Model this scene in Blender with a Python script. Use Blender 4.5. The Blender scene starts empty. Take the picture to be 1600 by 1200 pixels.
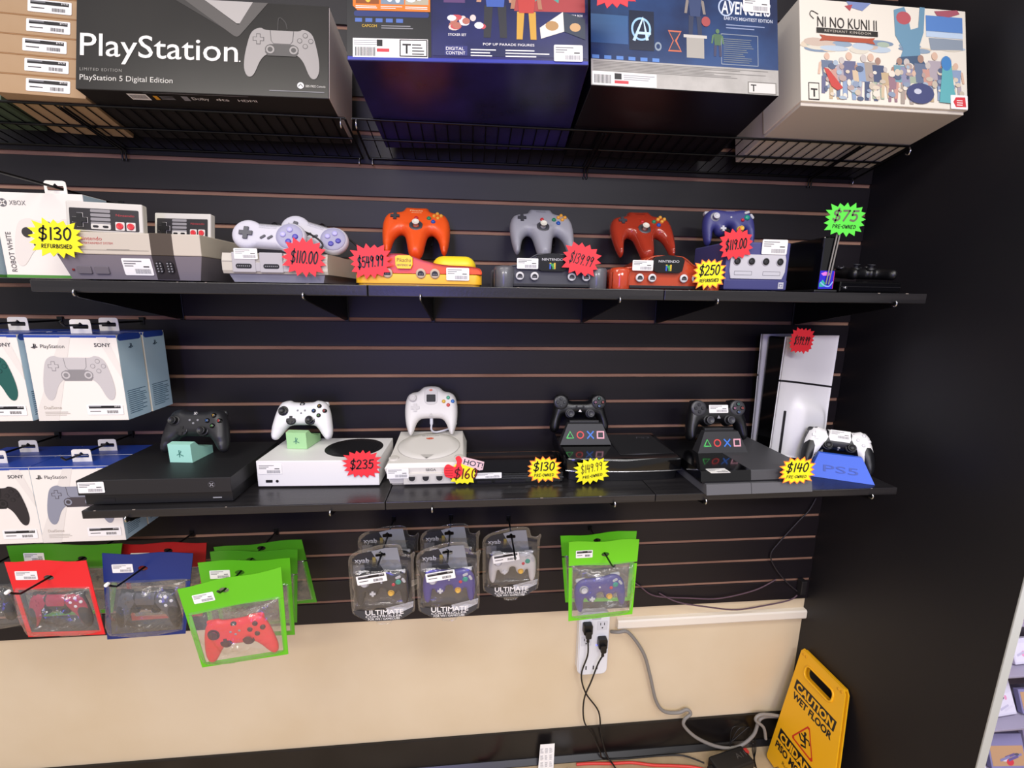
import bpy, bmesh, math, random
import numpy as np
from mathutils import Vector, Matrix, geometry

# ------------------------------------------------------------------ set-up
S, FZ = .001, -1862.0            # millimetres; z is measured from a wall groove, the floor lies at FZ
SC = bpy.context.scene
COL = SC.collection
rnd = random.Random(5)
R = math.radians


def W(x, y, z):
    return Vector((x * S, y * S, (z - FZ) * S))


# camera
cam = bpy.data.objects.new('camera', bpy.data.cameras.new('camera'))
COL.objects.link(cam)
cam.data.sensor_width, cam.data.sensor_fit, cam.data.lens = 36, 'HORIZONTAL', 36 * 700 / 1600
cam.data.clip_start = .02
_y, _p, _r = .0960243, .190699, .013863
_f = Vector((math.sin(_y) * math.cos(_p), math.cos(_y) * math.cos(_p), -math.sin(_p)))
_r0 = Vector((math.cos(_y), -math.sin(_y), 0))
_u0 = _r0.cross(_f)
_rt = math.cos(_r) * _r0 + math.sin(_r) * _u0
_up = -math.sin(_r) * _r0 + math.cos(_r) * _u0
cam.matrix_world = Matrix(((_rt.x, _up.x, -_f.x, 0), (_rt.y, _up.y, -_f.y, -1.2337), (_rt.z, _up.z, -_f.z, (-318.19 - FZ) * S), (0, 0, 0, 1)))
SC.camera = cam

# world: faint light from the rest of the shop
wd = bpy.data.worlds.new('world')
SC.world = wd
wd.use_nodes = True
wd.node_tree.nodes['Background'].inputs[0].default_value = (.92, .89, .90, 1)
wd.node_tree.nodes['Background'].inputs[1].default_value = .42


def area(name, x, y, z, sx, sy, power, color, aim=None):
    l = bpy.data.lights.new(name, 'AREA')
    l.shape, l.size, l.size_y, l.energy, l.color = 'RECTANGLE', sx, sy, power, color
    o = bpy.data.objects.new(name, l)
    COL.objects.link(o)
    o.location = W(x, y, z)
    if aim:
        o.rotation_euler = (Vector(W(*aim)) - o.location).to_track_quat('-Z', 'Y').to_euler()
    return o


# fluorescent troffers in the shop ceiling and a blue neon sign across the aisle
area('ceiling_light', -900, -1500, 980, 1.2, .6, 17, (1, .94, .86))
area('ceiling_light', 700, -1500, 980, 1.2, .6, 17, (1, .95, .90))
area('ceiling_light', -900, -3300, 980, 1.2, .6, 58, (1, .93, .85))
area('ceiling_light', 900, -3300, 980, 1.2, .6, 58, (.97, .96, 1))
area('neon_sign', -460, -3000, -100, .35, 1.5, 13, (.16, .14, 1), (-130, 0, -235))
area('rack_fill_light', 1560, -650, -560, .9, .3, 6, (.95, .93, 1))  # unseen lamp added to brighten the rack beyond the panel

SC.view_settings.view_transform = 'Standard'
SC.view_settings.look = 'None'
SC.view_settings.gamma = 1
SC.view_settings.use_curve_mapping = False
SC.view_settings.exposure = .3


# ------------------------------------------------------------------ materials
def lin(h):
    h = h.lstrip('#')
    c = [int(h[i:i + 2], 16) / 255 for i in (0, 2, 4)]
    return tuple(v / 12.92 if v <= .04045 else ((v + .055) / 1.055) ** 2.4 for v in c) + (1,)


_mats = {}


def mat(h, rough=.5, metal=0, spec=.5, trans=0, emit=0, bump=0, bscale=400, mix=None, mscale=(40, 40, 40), coat=0, alpha=1, sss=0):
    key = (h, rough, metal, spec, trans, emit, bump, bscale, mix, mscale, coat, alpha, sss)
    if key in _mats:
        return _mats[key]
    m = bpy.data.materials.new('mat_' + h.strip('#'))
    m.use_nodes = True
    nt = m.node_tree
    b = nt.nodes['Principled BSDF']
    b.inputs['Base Color'].default_value = lin(h)
    b.inputs['Roughness'].default_value = rough
    b.inputs['Metallic'].default_value = metal
    b.inputs['Specular IOR Level'].default_value = spec
    b.inputs['Transmission Weight'].default_value = trans
    b.inputs['Coat Weight'].default_value = coat
    b.inputs['Alpha'].default_value = alpha
    if emit:
        b.inputs['Emission Color'].default_value = lin(h)
        b.inputs['Emission Strength'].default_value = emit
    if bump or mix:
        tc = nt.nodes.new('ShaderNodeTexCoord')
        mp = nt.nodes.new('ShaderNodeMapping')
        nt.links.new(tc.outputs['Object'], mp.inputs[0])
    if mix:
        mp.inputs['Scale'].default_value = mscale
        n = nt.nodes.new('ShaderNodeTexNoise')
        n.inputs['Detail'].default_value = 5
        n.inputs['Scale'].default_value = 1
        nt.links.new(mp.outputs[0], n.inputs['Vector'])
        rp = nt.nodes.new('ShaderNodeValToRGB')
        rp.color_ramp.elements[0].position, rp.color_ramp.elements[1].position = .35, .65
        rp.color_ramp.elements[0].color, rp.color_ramp.elements[1].color = lin(h), lin(mix)
        nt.links.new(n.outputs['Fac'], rp.inputs[0])
        nt.links.new(rp.outputs[0], b.inputs['Base Color'])
    if bump:
        n2 = nt.nodes.new('ShaderNodeTexNoise')
        n2.inputs['Scale'].default_value = bscale
        n2.inputs['Detail'].default_value = 4
        nt.links.new(tc.outputs['Object'], n2.inputs['Vector'])
        bp = nt.nodes.new('ShaderNodeBump')
        bp.inputs['Strength'].default_value = bump
        bp.inputs['Distance'].default_value = .002
        nt.links.new(n2.outputs['Fac'], bp.inputs['Height'])
        nt.links.new(bp.outputs[0], b.inputs['Normal'])
    _mats[key] = m
    return m


def film(name, tint, gloss, rough, bump, bscale, col=(1, 1, 1), haze=.05):
    """Thin clear plastic: see-through with reflections."""
    m = bpy.data.materials.new(name)
    m.use_nodes = True
    nt = m.node_tree
    nt.nodes.remove(nt.nodes['Principled BSDF'])
    out = nt.nodes['Material Output']
    tr = nt.nodes.new('ShaderNodeBsdfTransparent')
    tr.inputs[0].default_value = tint + (1,)
    gl = nt.nodes.new('ShaderNodeBsdfGlossy')
    gl.inputs['Roughness'].default_value = rough
    gl.inputs[0].default_value = col + (1,)
    df = nt.nodes.new('ShaderNodeBsdfDiffuse')
    df.inputs[0].default_value = (.8, .8, .8, 1)
    fr = nt.nodes.new('ShaderNodeLayerWeight')
    fr.inputs['Blend'].default_value = .35
    mr = nt.nodes.new('ShaderNodeMapRange')
    mr.inputs['To Min'].default_value, mr.inputs['To Max'].default_value = .035, gloss
    mx = nt.nodes.new('ShaderNodeMixShader')
    m2 = nt.nodes.new('ShaderNodeMixShader')
    m2.inputs[0].default_value = haze
    nt.links.new(tr.outputs[0], m2.inputs[1])
    nt.links.new(df.outputs[0], m2.inputs[2])
    nt.links.new(fr.outputs['Facing'], mr.inputs['Value'])
    nt.links.new(mr.outputs[0], mx.inputs[0])
    nt.links.new(m2.outputs[0], mx.inputs[1])
    nt.links.new(gl.outputs[0], mx.inputs[2])
    nt.links.new(mx.outputs[0], out.inputs[0])
    if bump:
        tc = nt.nodes.new('ShaderNodeTexCoord')
        n = nt.nodes.new('ShaderNodeTexNoise')
        n.inputs['Scale'].default_value = bscale
        n.inputs['Detail'].default_value = 3
        n.inputs['Distortion'].default_value = 1.2
        bp = nt.nodes.new('ShaderNodeBump')
        bp.inputs['Strength'].default_value = bump
        bp.inputs['Distance'].default_value = .006
        nt.links.new(tc.outputs['Object'], n.inputs['Vector'])
        nt.links.new(n.outputs['Fac'], bp.inputs['Height'])
        for q in (gl, fr):
            nt.links.new(bp.outputs[0], q.inputs['Normal'])
    return m


BLK = mat('#0c0c0e', .45)
BLKG = mat('#070709', .12, coat=.3)
GREY = mat('#8f8f93', .5)
WHT = mat('#f2efea', .45)
PAPER = mat('#f4f2ee', .6)
INK = mat('#121014', .5)
INKG = mat('#77777a', .6)
CHROME = mat('#c8c8cc', .2, metal=1)
WIRE = mat('#08080a', .35, metal=.3)
CLEAR = film('clear_blister', (.97, .97, .97), .30, .08, 0, 1, haze=.015)
BAGF = film('bag_film', (.97, .97, .96), .34, .12, 1, 24, haze=.06)
ACRYL = film('acrylic', (.95, .95, .96), .25, .05, 0, 1)


# ------------------------------------------------------------------ outlines
def spline(pts, n=4, closed=True):
    out, k = [], len(pts)
    for i in range(k if closed else k - 1):
        g = lambda j: pts[j % k] if closed else pts[min(max(j, 0), k - 1)]
        p0, p1, p2, p3 = g(i - 1), g(i), g(i + 1), g(i + 2)
        for a in range(n):
            t = a / n
            out.append(tuple(.5 * (2 * p1[c] + (p2[c] - p0[c]) * t + (2 * p0[c] - 5 * p1[c] + 4 * p2[c] - p3[c]) * t * t + (3 * p1[c] - p0[c] - 3 * p2[c] + p3[c]) * t ** 3) for c in range(len(p1))))
    if not closed:
        out.append(tuple(pts[-1]))
    return out


def mirror(half):
    """Right half from top centre to bottom centre -> whole outline."""
    left = [(-x, y) for x, y in reversed(half) if abs(x) > 1e-6]
    return list(half) + left


def rrect(w, h, r, n=5, cx=0, cy=0):
    o = []
    r = min(r, w / 2 - 1e-3, h / 2 - 1e-3)
    for sx, sy, a0 in ((1, 1, 0), (-1, 1, 90), (-1, -1, 180), (1, -1, 270)):
        for k in range(n + 1):
            a = R(a0 + 90 * k / n)
            o.append((cx + sx * (w / 2 - r) + r * math.cos(a), cy + sy * (h / 2 - r) + r * math.sin(a)))
    return o


def ellipse(rx, ry, n=28, cx=0, cy=0):
    return [(cx + rx * math.cos(2 * math.pi * k / n), cy + ry * math.sin(2 * math.pi * k / n)) for k in range(n)]


def burst(n, rx, ry, inner, seed):
    g, o = random.Random(seed), []
    for k in range(2 * n):
        a = math.pi * k / n + .1
        c, s = math.cos(a), math.sin(a)
        q = 1 / (abs(c) ** 3.4 + abs(s) ** 3.4) ** (1 / 3.4)
        f = (1 + g.uniform(-.05, .06)) if k % 2 == 0 else inner * (1 + g.uniform(-.03, .03))
        o.append((rx * q * c * f, ry * q * s * f))
    return o


FRONT = Matrix.Rotation(R(90), 4, 'X')          # drawing plane xy -> x, z of an upright face looking to -y


def front(y=0):
    return Matrix.Translation((0, y, 0)) @ FRONT


def sideR(x):
    """Drawing plane -> face looking to +x (drawing x runs back)."""
    return Matrix.Translation((x, 0, 0)) @ Matrix.Rotation(R(90), 4, 'Z') @ FRONT


# ------------------------------------------------------------------ mesh builder
_tc = {}


def text_mesh(s, shear=0, bold=0, space=1):
    k = (s, shear, bold, space)
    if k not in _tc:
        cu = bpy.data.curves.new('t', 'FONT')
        cu.body, cu.size, cu.shear, cu.offset, cu.space_character, cu.resolution_u = s, 1, shear, bold, space, 3
        ob = bpy.data.objects.new('t', cu)
        COL.objects.link(ob)
        dg = bpy.context.evaluated_depsgraph_get()
        me = bpy.data.meshes.new_from_object(ob.evaluated_get(dg))
        _tc[k] = ([tuple(v.co) for v in me.vertices], [tuple(p.vertices) for p in me.polygons])
        bpy.data.objects.remove(ob)
        bpy.data.curves.remove(cu)
        bpy.data.meshes.remove(me)
    return _tc[k]


class MB:
    def __init__(s, M=None):
        s.v, s.f, s.fm, s.fs, s.mats = [], [], [], [], []
        s.M = M or Matrix()

    def add(s, vs, fs, m, M=None, smooth=False):
        T = s.M @ M if M is not None else s.M
        b = len(s.v)
        s.v += [tuple(T @ Vector(v)) for v in vs]
        if m not in s.mats:
            s.mats.append(m)
        k = s.mats.index(m)
        for f in fs:
            s.f.append([b + i for i in f])
            s.fm.append(k)
            s.fs.append(smooth)

    def box(s, x0, x1, y0, y1, z0, z1, m, bev=0, M=None, seg=2):
        if bev <= 0:
            s.add([(x, y, z) for x in (x0, x1) for y in (y0, y1) for z in (z0, z1)],
                  [(0, 1, 3, 2), (4, 6, 7, 5), (0, 4, 5, 1), (2, 3, 7, 6), (0, 2, 6, 4), (1, 5, 7, 3)], m, M)
            return
        bm = bmesh.new()
        bmesh.ops.create_cube(bm, size=1)
        for v in bm.verts:
            v.co = ((x0 + x1) / 2 + v.co.x * (x1 - x0), (y0 + y1) / 2 + v.co.y * (y1 - y0), (z0 + z1) / 2 + v.co.z * (z1 - z0))
        bmesh.ops.bevel(bm, geom=bm.edges[:], offset=bev, segments=seg, affect='EDGES', profile=.5)
        bm.verts.index_update()
        s.add([tuple(v.co) for v in bm.verts], [[v.index for v in f.verts] for f in bm.faces], m, M, False)
        bm.free()

    def lathe(s, prof, m, M=None, seg=20, smooth=True):
        """prof: (radius, height) from bottom to top, about local z."""
        vs, fs = [], []
        for r, h in prof:
            vs += [(r * math.cos(2 * math.pi * k / seg), r * math.sin(2 * math.pi * k / seg), h) for k in range(seg)]
        for a in range(len(prof) - 1):
            for k in range(seg):
                j = (k + 1) % seg
                fs.append((a * seg + k, a * seg + j, (a + 1) * seg + j, (a + 1) * seg + k))
        s.add(vs, fs, m, M, smooth)
        n = (len(prof) - 1) * seg
        s.add(vs[:seg], [list(range(seg))[::-1]], m, M)
        s.add(vs[n:], [list(range(seg))], m, M)

    def cyl(s, x, y, z0, z1, r, m, M=None, seg=20, dome=.0, r1=None):
        r1 = r if r1 is None else r1
        e = min(abs(z1 - z0) * .35, r * .3)
        s.lathe([(r, z0), (r1, z1 - e), (r1 - e * .6, z1 - e * .2), (r1 * .7, z1 + dome * .7), (r1 * .3, z1 + dome)], m, (M or Matrix()) @ Matrix.Translation((x, y, 0)), seg)

    def tube(s, path, r, m, seg=8, M=None, cap=True):
        P = [Vector(p) for p in path]
        vs, fs = [], []
        up = None
        for i, p in enumerate(P):
            d = (P[min(i + 1, len(P) - 1)] - P[max(i - 1, 0)]).normalized()
            if up is None:
                up = d.orthogonal().normalized()
            up = (up - d * up.dot(d))
            up = up.normalized() if up.length > 1e-6 else d.orthogonal().normalized()
            w = d.cross(up)
            vs += [tuple(p + (up * math.cos(2 * math.pi * k / seg) + w * math.sin(2 * math.pi * k / seg)) * r) for k in range(seg)]
        for a in range(len(P) - 1):
            for k in range(seg):
                j = (k + 1) % seg
                fs.append((a * seg + k, a * seg + j, (a + 1) * seg + j, (a + 1) * seg + k))
        s.add(vs, fs, m, M, True)
        if cap:
            s.add(vs[:seg], [list(range(seg))[::-1]], m, M)
            s.add(vs[-seg:], [list(range(seg))], m, M)

    def prism(s, out, z0, z1, m, holes=(), M=None, bev=0, side=None, smooth=False):
        side = side or m
        loops = [list(out)] + [list(h) for h in holes]
        hl = [list(h) for h in holes]

        def inside(L, x, y):
            c = False
            for i in range(len(L)):
                (x1, y1), (x2, y2) = L[i][:2], L[i - 1][:2]
                if (y1 > y) != (y2 > y) and x < (x2 - x1) * (y - y1) / (y2 - y1) + x1:
                    c = not c
            return c
        pts, edges, rings = [], [], []
        for L in loops:
            b = len(pts)
            pts += [Vector((p[0], p[1])) for p in L]
            rings.append((b, len(L)))
            edges += [(b + i, b + (i + 1) % len(L)) for i in range(len(L))]
        V, E, F, ov, oe, of = geometry.delaunay_2d_cdt(pts, edges, [], 0, 1e-5)
        tri = []
        for f in F if holes else ():
            x, y = sum(V[i].x for i in f) / 3, sum(V[i].y for i in f) / 3
            if inside(loops[0], x, y) and not any(inside(h, x, y) for h in hl):
                tri.append(tuple(f))
        if not holes:
            V, E, F, ov, oe, of = geometry.delaunay_2d_cdt(pts, [], [list(range(len(pts)))], 1, 1e-5)
            tri = [tuple(f) for f in F]
        top = [(v.x, v.y, z1) for v in V]
        s.add(top, tri, m, M)
        if z0 != z1:
            s.add([(v.x, v.y, z0) for v in V], [t[::-1] for t in tri], m, M)
            for b, n in rings:
                vs = [(pts[b + i].x, pts[b + i].y, z) for z in (z0, z1) for i in range(n)]
                s.add(vs, [(i, (i + 1) % n, n + (i + 1) % n, n + i) for i in range(n)], side, M, smooth)

    def slab(s, out, z0, z1, bev, m, M=None, smooth=True):
        """Convex outline extruded with a rounded upper edge."""
        cx = sum(p[0] for p in out) / len(out)
        cy = sum(p[1] for p in out) / len(out)
        mx = max(max(abs(p[0] - cx), abs(p[1] - cy)) for p in out)
        n = len(out)
        vs, fs = [], []
        lev = [(0, z0), (0, z1 - bev), (bev * .3, z1 - bev * .3), (bev, z1)]
        for d, z in lev:
            for x, y in out:
                l = math.hypot(x - cx, y - cy)
                k = max(0, (l - d) / l)
                vs.append((cx + (x - cx) * k, cy + (y - cy) * k, z))
        for a in range(3):
            fs += [(a * n + i, a * n + (i + 1) % n, (a + 1) * n + (i + 1) % n, (a + 1) * n + i) for i in range(n)]
        s.add(vs, fs, m, M, smooth)
        s.add(vs[3 * n:], [list(range(n))], m, M)
        s.add(vs[:n], [list(range(n))[::-1]], m, M)

    def poly(s, pts, m, z=0, M=None):
        if len(pts) > 4:
            s.prism(pts, z, z, m, M=M)
        else:
            s.add([(p[0], p[1], z) for p in pts], [list(range(len(pts)))], m, M)

    def rect(s, x0, x1, y0, y1, m, z=0, M=None):
        s.add([(x0, y0, z), (x1, y0, z), (x1, y1, z), (x0, y1, z)], [(0, 1, 2, 3)], m, M)

    def pillow(s, out, h, hb, r, m, M=None, step=6, wave=None):
        O = np.array(out)
        n = len(O)
        A, B = O, np.roll(O, -1, 0)

        def dist(P):
            d = B - A
            t = np.clip(((P[:, None] - A) * d).sum(2) / np.maximum((d * d).sum(1), 1e-9), 0, 1)
            return np.sqrt((((A + d * t[..., None]) - P[:, None]) ** 2).sum(2)).min(1)

        def inside(P):
            x, y = P[:, :1], P[:, 1:]
            c = ((A[:, 1] > y) != (B[:, 1] > y)) & (x < (B[:, 0] - A[:, 0]) * (y - A[:, 1]) / np.where(B[:, 1] == A[:, 1], 1e-9, B[:, 1] - A[:, 1]) + A[:, 0])
            return c.sum(1) % 2 == 1
        area2 = (A[:, 0] * B[:, 1] - B[:, 0] * A[:, 1]).sum()
        tg = np.roll(O, -1, 0) - np.roll(O, 1, 0)
        nm = np.stack([-tg[:, 1], tg[:, 0]], 1) * (1 if area2 > 0 else -1)
        nm /= np.maximum(np.linalg.norm(nm, axis=1, keepdims=True), 1e-9)
        cand = [O + nm * (r * q) for q in (.05, .18, .4, .7)]
        pts = [O]
        for q, Cc in zip((.05, .18, .4, .7), cand):
            Cc = Cc[inside(Cc)]
            if len(Cc):
                pts.append(Cc[dist(Cc) > r * q * .93])
        lo, hi = O.min(0), O.max(0)
        gx, gy = np.meshgrid(np.arange(lo[0], hi[0], step), np.arange(lo[1], hi[1], step))
        G = np.stack([gx.ravel(), gy.ravel()], 1)
        G = G[inside(G)]
        pts.append(G[dist(G) > r * .85])
        P = np.concatenate(pts)

        def prof(P):
            q = np.clip(dist(P) / r, 0, 1)
            return np.sqrt(np.maximum(0, 1 - (1 - q) ** 2))
        V, E, F, ov, oe, of = geometry.delaunay_2d_cdt([Vector(p) for p in P.tolist()], [], [list(range(n))], 1, 1e-4)
        Q = np.array([(v.x, v.y) for v in V])
        pr = prof(Q)
        pr[[i for i, o in enumerate(ov) if any(k < n for k in o)]] = 0
        zt = h * pr
        if wave:
            zt = zt + pr * np.array([wave(x, y) for x, y in Q])
        F = [tuple(f) for f in F]
        vs = [(x, y, z) for (x, y), z in zip(Q, zt)] + [(x, y, -hb * k) for (x, y), k in zip(Q, pr)]
        k = len(Q)
        edge = set(i for i, o in enumerate(ov) if any(a < n for a in o))
        g = lambda i: i if i in edge else i + k
        s.add(vs, F + [tuple(g(i) for i in f[::-1]) for f in F], m, M, True)

        def sf(x, y):
            p = np.array([[x, y]])
            v = float(h * prof(p)[0]) if inside(p)[0] else 0.
            return v + (wave(x, y) * float(prof(p)[0]) if wave else 0)
        return sf

    def skin(s, out, sf, off, m, M=None, step=5):
        """A patch following the surface sf."""
        O = np.array(out)
        n = len(O)
        lo, hi = O.min(0), O.max(0)
        gx, gy = np.meshgrid(np.arange(lo[0] + 1, hi[0], step), np.arange(lo[1] + 1, hi[1], step))
        V, E, F, *_ = geometry.delaunay_2d_cdt([Vector(p) for p in O.tolist()] + [Vector(p) for p in np.stack([gx.ravel(), gy.ravel()], 1).tolist()], [], [list(range(n))], 1, 1e-4)
        s.add([(v.x, v.y, sf(v.x, v.y) + off) for v in V], [tuple(f) for f in F], m, M, True)

    def text(s, t, x, y, size, m, z=0, width=None, M=None, align='L', shear=0, bold=0, rot=0, space=1):
        vs, fs = text_mesh(t, shear, bold, space)
        if not vs:
            return
        x0, x1 = min(v[0] for v in vs), max(v[0] for v in vs)
        k = size / .73
        kx = width / (x1 - x0) if width else k
        sh = {'L': x0, 'C': (x0 + x1) / 2, 'R': x1}[align]
        T = Matrix.Translation((x, y, z)) @ Matrix.Rotation(R(rot), 4, 'Z')
        s.add([((v[0] - sh) * kx, v[1] * k, 0) for v in vs], fs, m, (M @ T) if M is not None else T)

    def ribbon(s, path, w, m, z=0, M=None):
        P = [Vector((p[0], p[1])) for p in path]
        vs, n = [], len(P)
        for i, p in enumerate(P):
            d = P[min(i + 1, n - 1)] - P[max(i - 1, 0)]
            d = d.normalized() if d.length > 1e-9 else Vector((1, 0))
            q = Vector((-d.y, d.x)) * w / 2
            e = d * (w * .3 if i == n - 1 else (-w * .3 if i == 0 else 0))
            vs += [(p.x + q.x + e.x, p.y + q.y + e.y, z), (p.x - q.x + e.x, p.y - q.y + e.y, z)]
        s.add(vs, [(2 * i, 2 * i + 1, 2 * i + 3, 2 * i + 2) for i in range(n - 1)], m, M)

    def hand(s, t, x, y, size, w, m, z=0, width=None, slant=.12, M=None, rot=0):
        """Felt-pen lettering, centred on x."""
        adv, cur, items = 0, 0, []
        for ch in t:
            g = GLYPH.get(ch, [])
            wd_ = {'.': .3, ' ': .5, '1': .42, '!': .3, 'I': .32, '-': .5}.get(ch, .8)
            items.append((g, cur))
            cur += wd_
        k = (width / cur) if width else size
        T = Matrix.Translation((x, y, z)) @ Matrix.Rotation(R(rot), 4, 'Z')
        T = (M @ T) if M is not None else T
        for i, (g, c) in enumerate(items):
            for L in g:
                pth = [(((c + px) - cur / 2) * k + py * size * slant, py * size) for px, py in L]
                s.ribbon(spline(pth, 4, False) if len(pth) > 2 else pth, w, m, .02 * i, T)

    def build(s, name, parent=None):
        me = bpy.data.meshes.new(name)
        me.from_pydata([(a * S, b * S, c * S) for a, b, c in s.v], [], s.f)
        for m in s.mats:
            me.materials.append(m)
        me.polygons.foreach_set('material_index', s.fm)
        me.polygons.foreach_set('use_smooth', s.fs)
        me.update()
        o = bpy.data.objects.new(name, me)
        COL.objects.link(o)
        if parent is not None:
            o.parent = parent
        return o


GLYPH = {
    '$': [[(.62, .84), (.42, .97), (.14, .88), (.1, .66), (.36, .52), (.6, .38), (.56, .12), (.3, .02), (.04, .16)], [(.42, 1.16), (.28, -.14)]],
    '0': [[(.4, 1), (.14, .8), (.1, .3), (.32, 0), (.58, .25), (.62, .75), (.4, 1), (.34, .98)]],
    '1': [[(.22, 1), (.2, 0)]],
    '2': [[(.08, .8), (.3, 1), (.58, .82), (.5, .5), (.06, .02)], [(.06, .02), (.68, .04)]],
    '3': [[(.1, .92), (.4, 1), (.58, .8), (.3, .55)], [(.3, .55), (.62, .36), (.5, .04), (.08, .08)]],
    '4': [[(.2, 1), (.1, .42)], [(.1, .42), (.68, .46)], [(.52, .95), (.48, 0)]],
    '5': [[(.66, .98), (.2, .96)], [(.2, .96), (.14, .56)], [(.14, .56), (.5, .6), (.62, .3), (.4, .02), (.06, .1)]],
    '6': [[(.5, 1), (.16, .6), (.1, .2), (.36, 0), (.58, .22), (.4, .48), (.14, .32)]],
    '7': [[(.06, .96), (.64, .98)], [(.64, .98), (.24, 0)]],
    '9': [[(.56, .8), (.34, 1), (.12, .78), (.3, .52), (.56, .74), (.6, .9), (.5, .4), (.4, 0)]],
    '.': [[(.08, .06), (.13, 0)]],
    '-': [[(.08, .48), (.42, .5)]],
    '!': [[(.12, 1), (.1, .32)], [(.09, .1), (.1, .02)]],
    'P': [[(.12, 0), (.14, 1)], [(.14, 1), (.56, .86), (.5, .56), (.12, .5)]],
    'R': [[(.12, 0), (.14, 1)], [(.14, 1), (.56, .86), (.5, .56), (.12, .5)], [(.2, .5), (.62, 0)]],
    'E': [[(.14, 1), (.12, 0)], [(.14, 1), (.6, 1)], [(.13, .52), (.5, .53)], [(.12, 0), (.6, .02)]],
    'O': [[(.36, 1), (.1, .7), (.12, .2), (.36, 0), (.6, .3), (.58, .8), (.36, 1), (.3, .98)]],
    'W': [[(.06, 1), (.22, 0)], [(.22, 0), (.36, .7)], [(.36, .7), (.52, 0)], [(.52, 0), (.68, 1)]],
    'N': [[(.1, 0), (.12, 1)], [(.12, 1), (.56, 0)], [(.56, 0), (.58, 1)]],
    'D': [[(.12, 0), (.14, 1)], [(.14, 1), (.56, .8), (.58, .25), (.12, 0)]],
    'F': [[(.12, 0), (.14, 1)], [(.14, 1), (.6, 1)], [(.13, .52), (.5, .53)]],
    'U': [[(.1, 1), (.12, .2), (.34, 0), (.58, .22), (.6, 1)]],
    'B': [[(.12, 0), (.14, 1)], [(.14, 1), (.5, .84), (.42, .56), (.13, .52)], [(.13, .52), (.58, .42), (.5, .06), (.12, 0)]],
    'I': [[(.15, 1), (.14, 0)]],
    'S': [[(.58, .88), (.34, 1), (.12, .82), (.3, .54), (.56, .36), (.44, .02), (.08, .1)]],
    'H': [[(.12, 0), (.14, 1)], [(.58, 0), (.6, 1)], [(.13, .5), (.59, .52)]],
    'T': [[(.04, 1), (.66, 1)], [(.36, 1), (.34, 0)]],
}


def thing(name, label, cat, loc, rot=(0, 0, 0), group=None):
    o = bpy.data.objects.new(name, None)
    o.empty_display_size = .02
    COL.objects.link(o)
    o.location = W(*loc)
    if -20 < rot[0] < 0:
        o.rotation_mode = 'ZYX'       # turn on the tilted shelf first, then tilt
    o.rotation_euler = tuple(R(a) for a in rot)
    o['label'], o['category'] = label, cat
    if group:
        o['group'] = group
    return o


def tag(o, label, cat, group=None):
    o['label'], o['category'] = label, cat
    if group:
        o['group'] = group
    return o


def struct(o):
    o['kind'] = 'structure'
    return o


def single(mb, name, label, cat, loc, rot=(0, 0, 0), group=None):
    o = mb.build(name)
    o.location = W(*loc)
    o.rotation_euler = tuple(R(a) for a in rot)
    return tag(o, label, cat, group)


def price_label(parent, w, h, M, dark=False, seed=0):
    """White shop label with small print and a barcode."""
    m, g = MB(M), random.Random(seed)
    m.prism(rrect(w, h, min(w, h) * .08, 3), 0, .4, PAPER)
    if dark:
        m.rect(-w * .44, w * .44, h * .12, h * .40, INK, .5)
        m.rect(-w * .44, -w * .1, h * .27, h * .40, INKG, .55)
        m.text('$79.99', w * .42, h * .25, h * .13, PAPER, .6, align='R')
        m.rect(-w * .42, -w * .12, -h * .2, -h * .12, INK, .5)
        bx0, bx1, by0, by1 = w * .05, w * .36, -h * .36, -h * .08
    else:
        for k, q in enumerate((.62, .4, .3)):
            m.rect(-w * .44, -w * .44 + w * q, h * (.30 - .14 * k), h * (.30 - .14 * k) + h * .06, INKG, .5)
        m.rect(w * .2, w * .4, -h * .02, h * .05, INK, .5)
        bx0, bx1, by0, by1 = -w * .12, w * .42, -h * .40, -h * .12
    x = bx0
    while x < bx1:
        q = g.uniform(.006, .018) * w
        m.rect(x, min(x + q, bx1), by0, by1, INK if dark else GREY, .5)
        x += q + g.uniform(.004, .012) * w
    return m.build('price_label', parent)


def small_print(m, x0, x1, y0, y1, n, col, M, z=.3, seed=1):
    g = random.Random(seed)
    st = (y1 - y0) / n
    for k in range(n):
        m.rect(x0, x0 + (x1 - x0) * g.uniform(.6, 1), y0 + k * st, y0 + k * st + st * .38, col, z, M)

# ------------------------------------------------------------------ the setting
SLAT = mat('#151116', .45, spec=.4, mix='#1a151a', mscale=(2, 2, 30), bump=.05, bscale=900)
MDF = mat('#a67f68', .8, mix='#8d6854', mscale=(6, 6, 40))
XR = 1118.2                      # the dark end panel
m = MB()
m.box(-2000, XR, 5.5, 14, -1292, 520, MDF)
k = -6
while k <= 16:
    top = -76.2 * k - 4.9
    bot = max(-76.2 * (k + 1) + 4.9, -1292)
    m.box(-2000, XR, 0, 6, bot, top, SLAT, .8, seg=1)
    k += 1
struct(m.build('wall_back')).location = W(0, 0, 0)
m = MB()
m.box(-2000, XR, 9, 30, FZ, -1292, mat('#dfceaf', .6, mix='#d8c5a3', mscale=(3, 3, 3), bump=.05, bscale=500))
struct(m.build('wall_lower_back')).location = W(0, 0, 0)
m = MB()
BASE = mat('#0d0b0c', .3, mix='#151213', mscale=(5, 5, 5))
m.box(-2000, XR, 0, 9, FZ, -1741, BASE, 1)
struct(m.build('baseboard_back')).location = W(0, 0, 0)
m = MB()
m.add([(x, y, z) for x in (-2000, XR) for y, z in ((0, FZ + 17), (-2, FZ + 17), (-14, FZ + 3), (-14, FZ), (0, FZ))],
      [(0, 1, 6, 5), (1, 2, 7, 6), (2, 3, 8, 7), (3, 4, 9, 8), (0, 4, 3, 2, 1), (5, 6, 7, 8, 9)], mat('#161413', .3, spec=.6))
struct(m.build('trim_1')).location = W(0, 0, 0)
m = MB()
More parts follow.
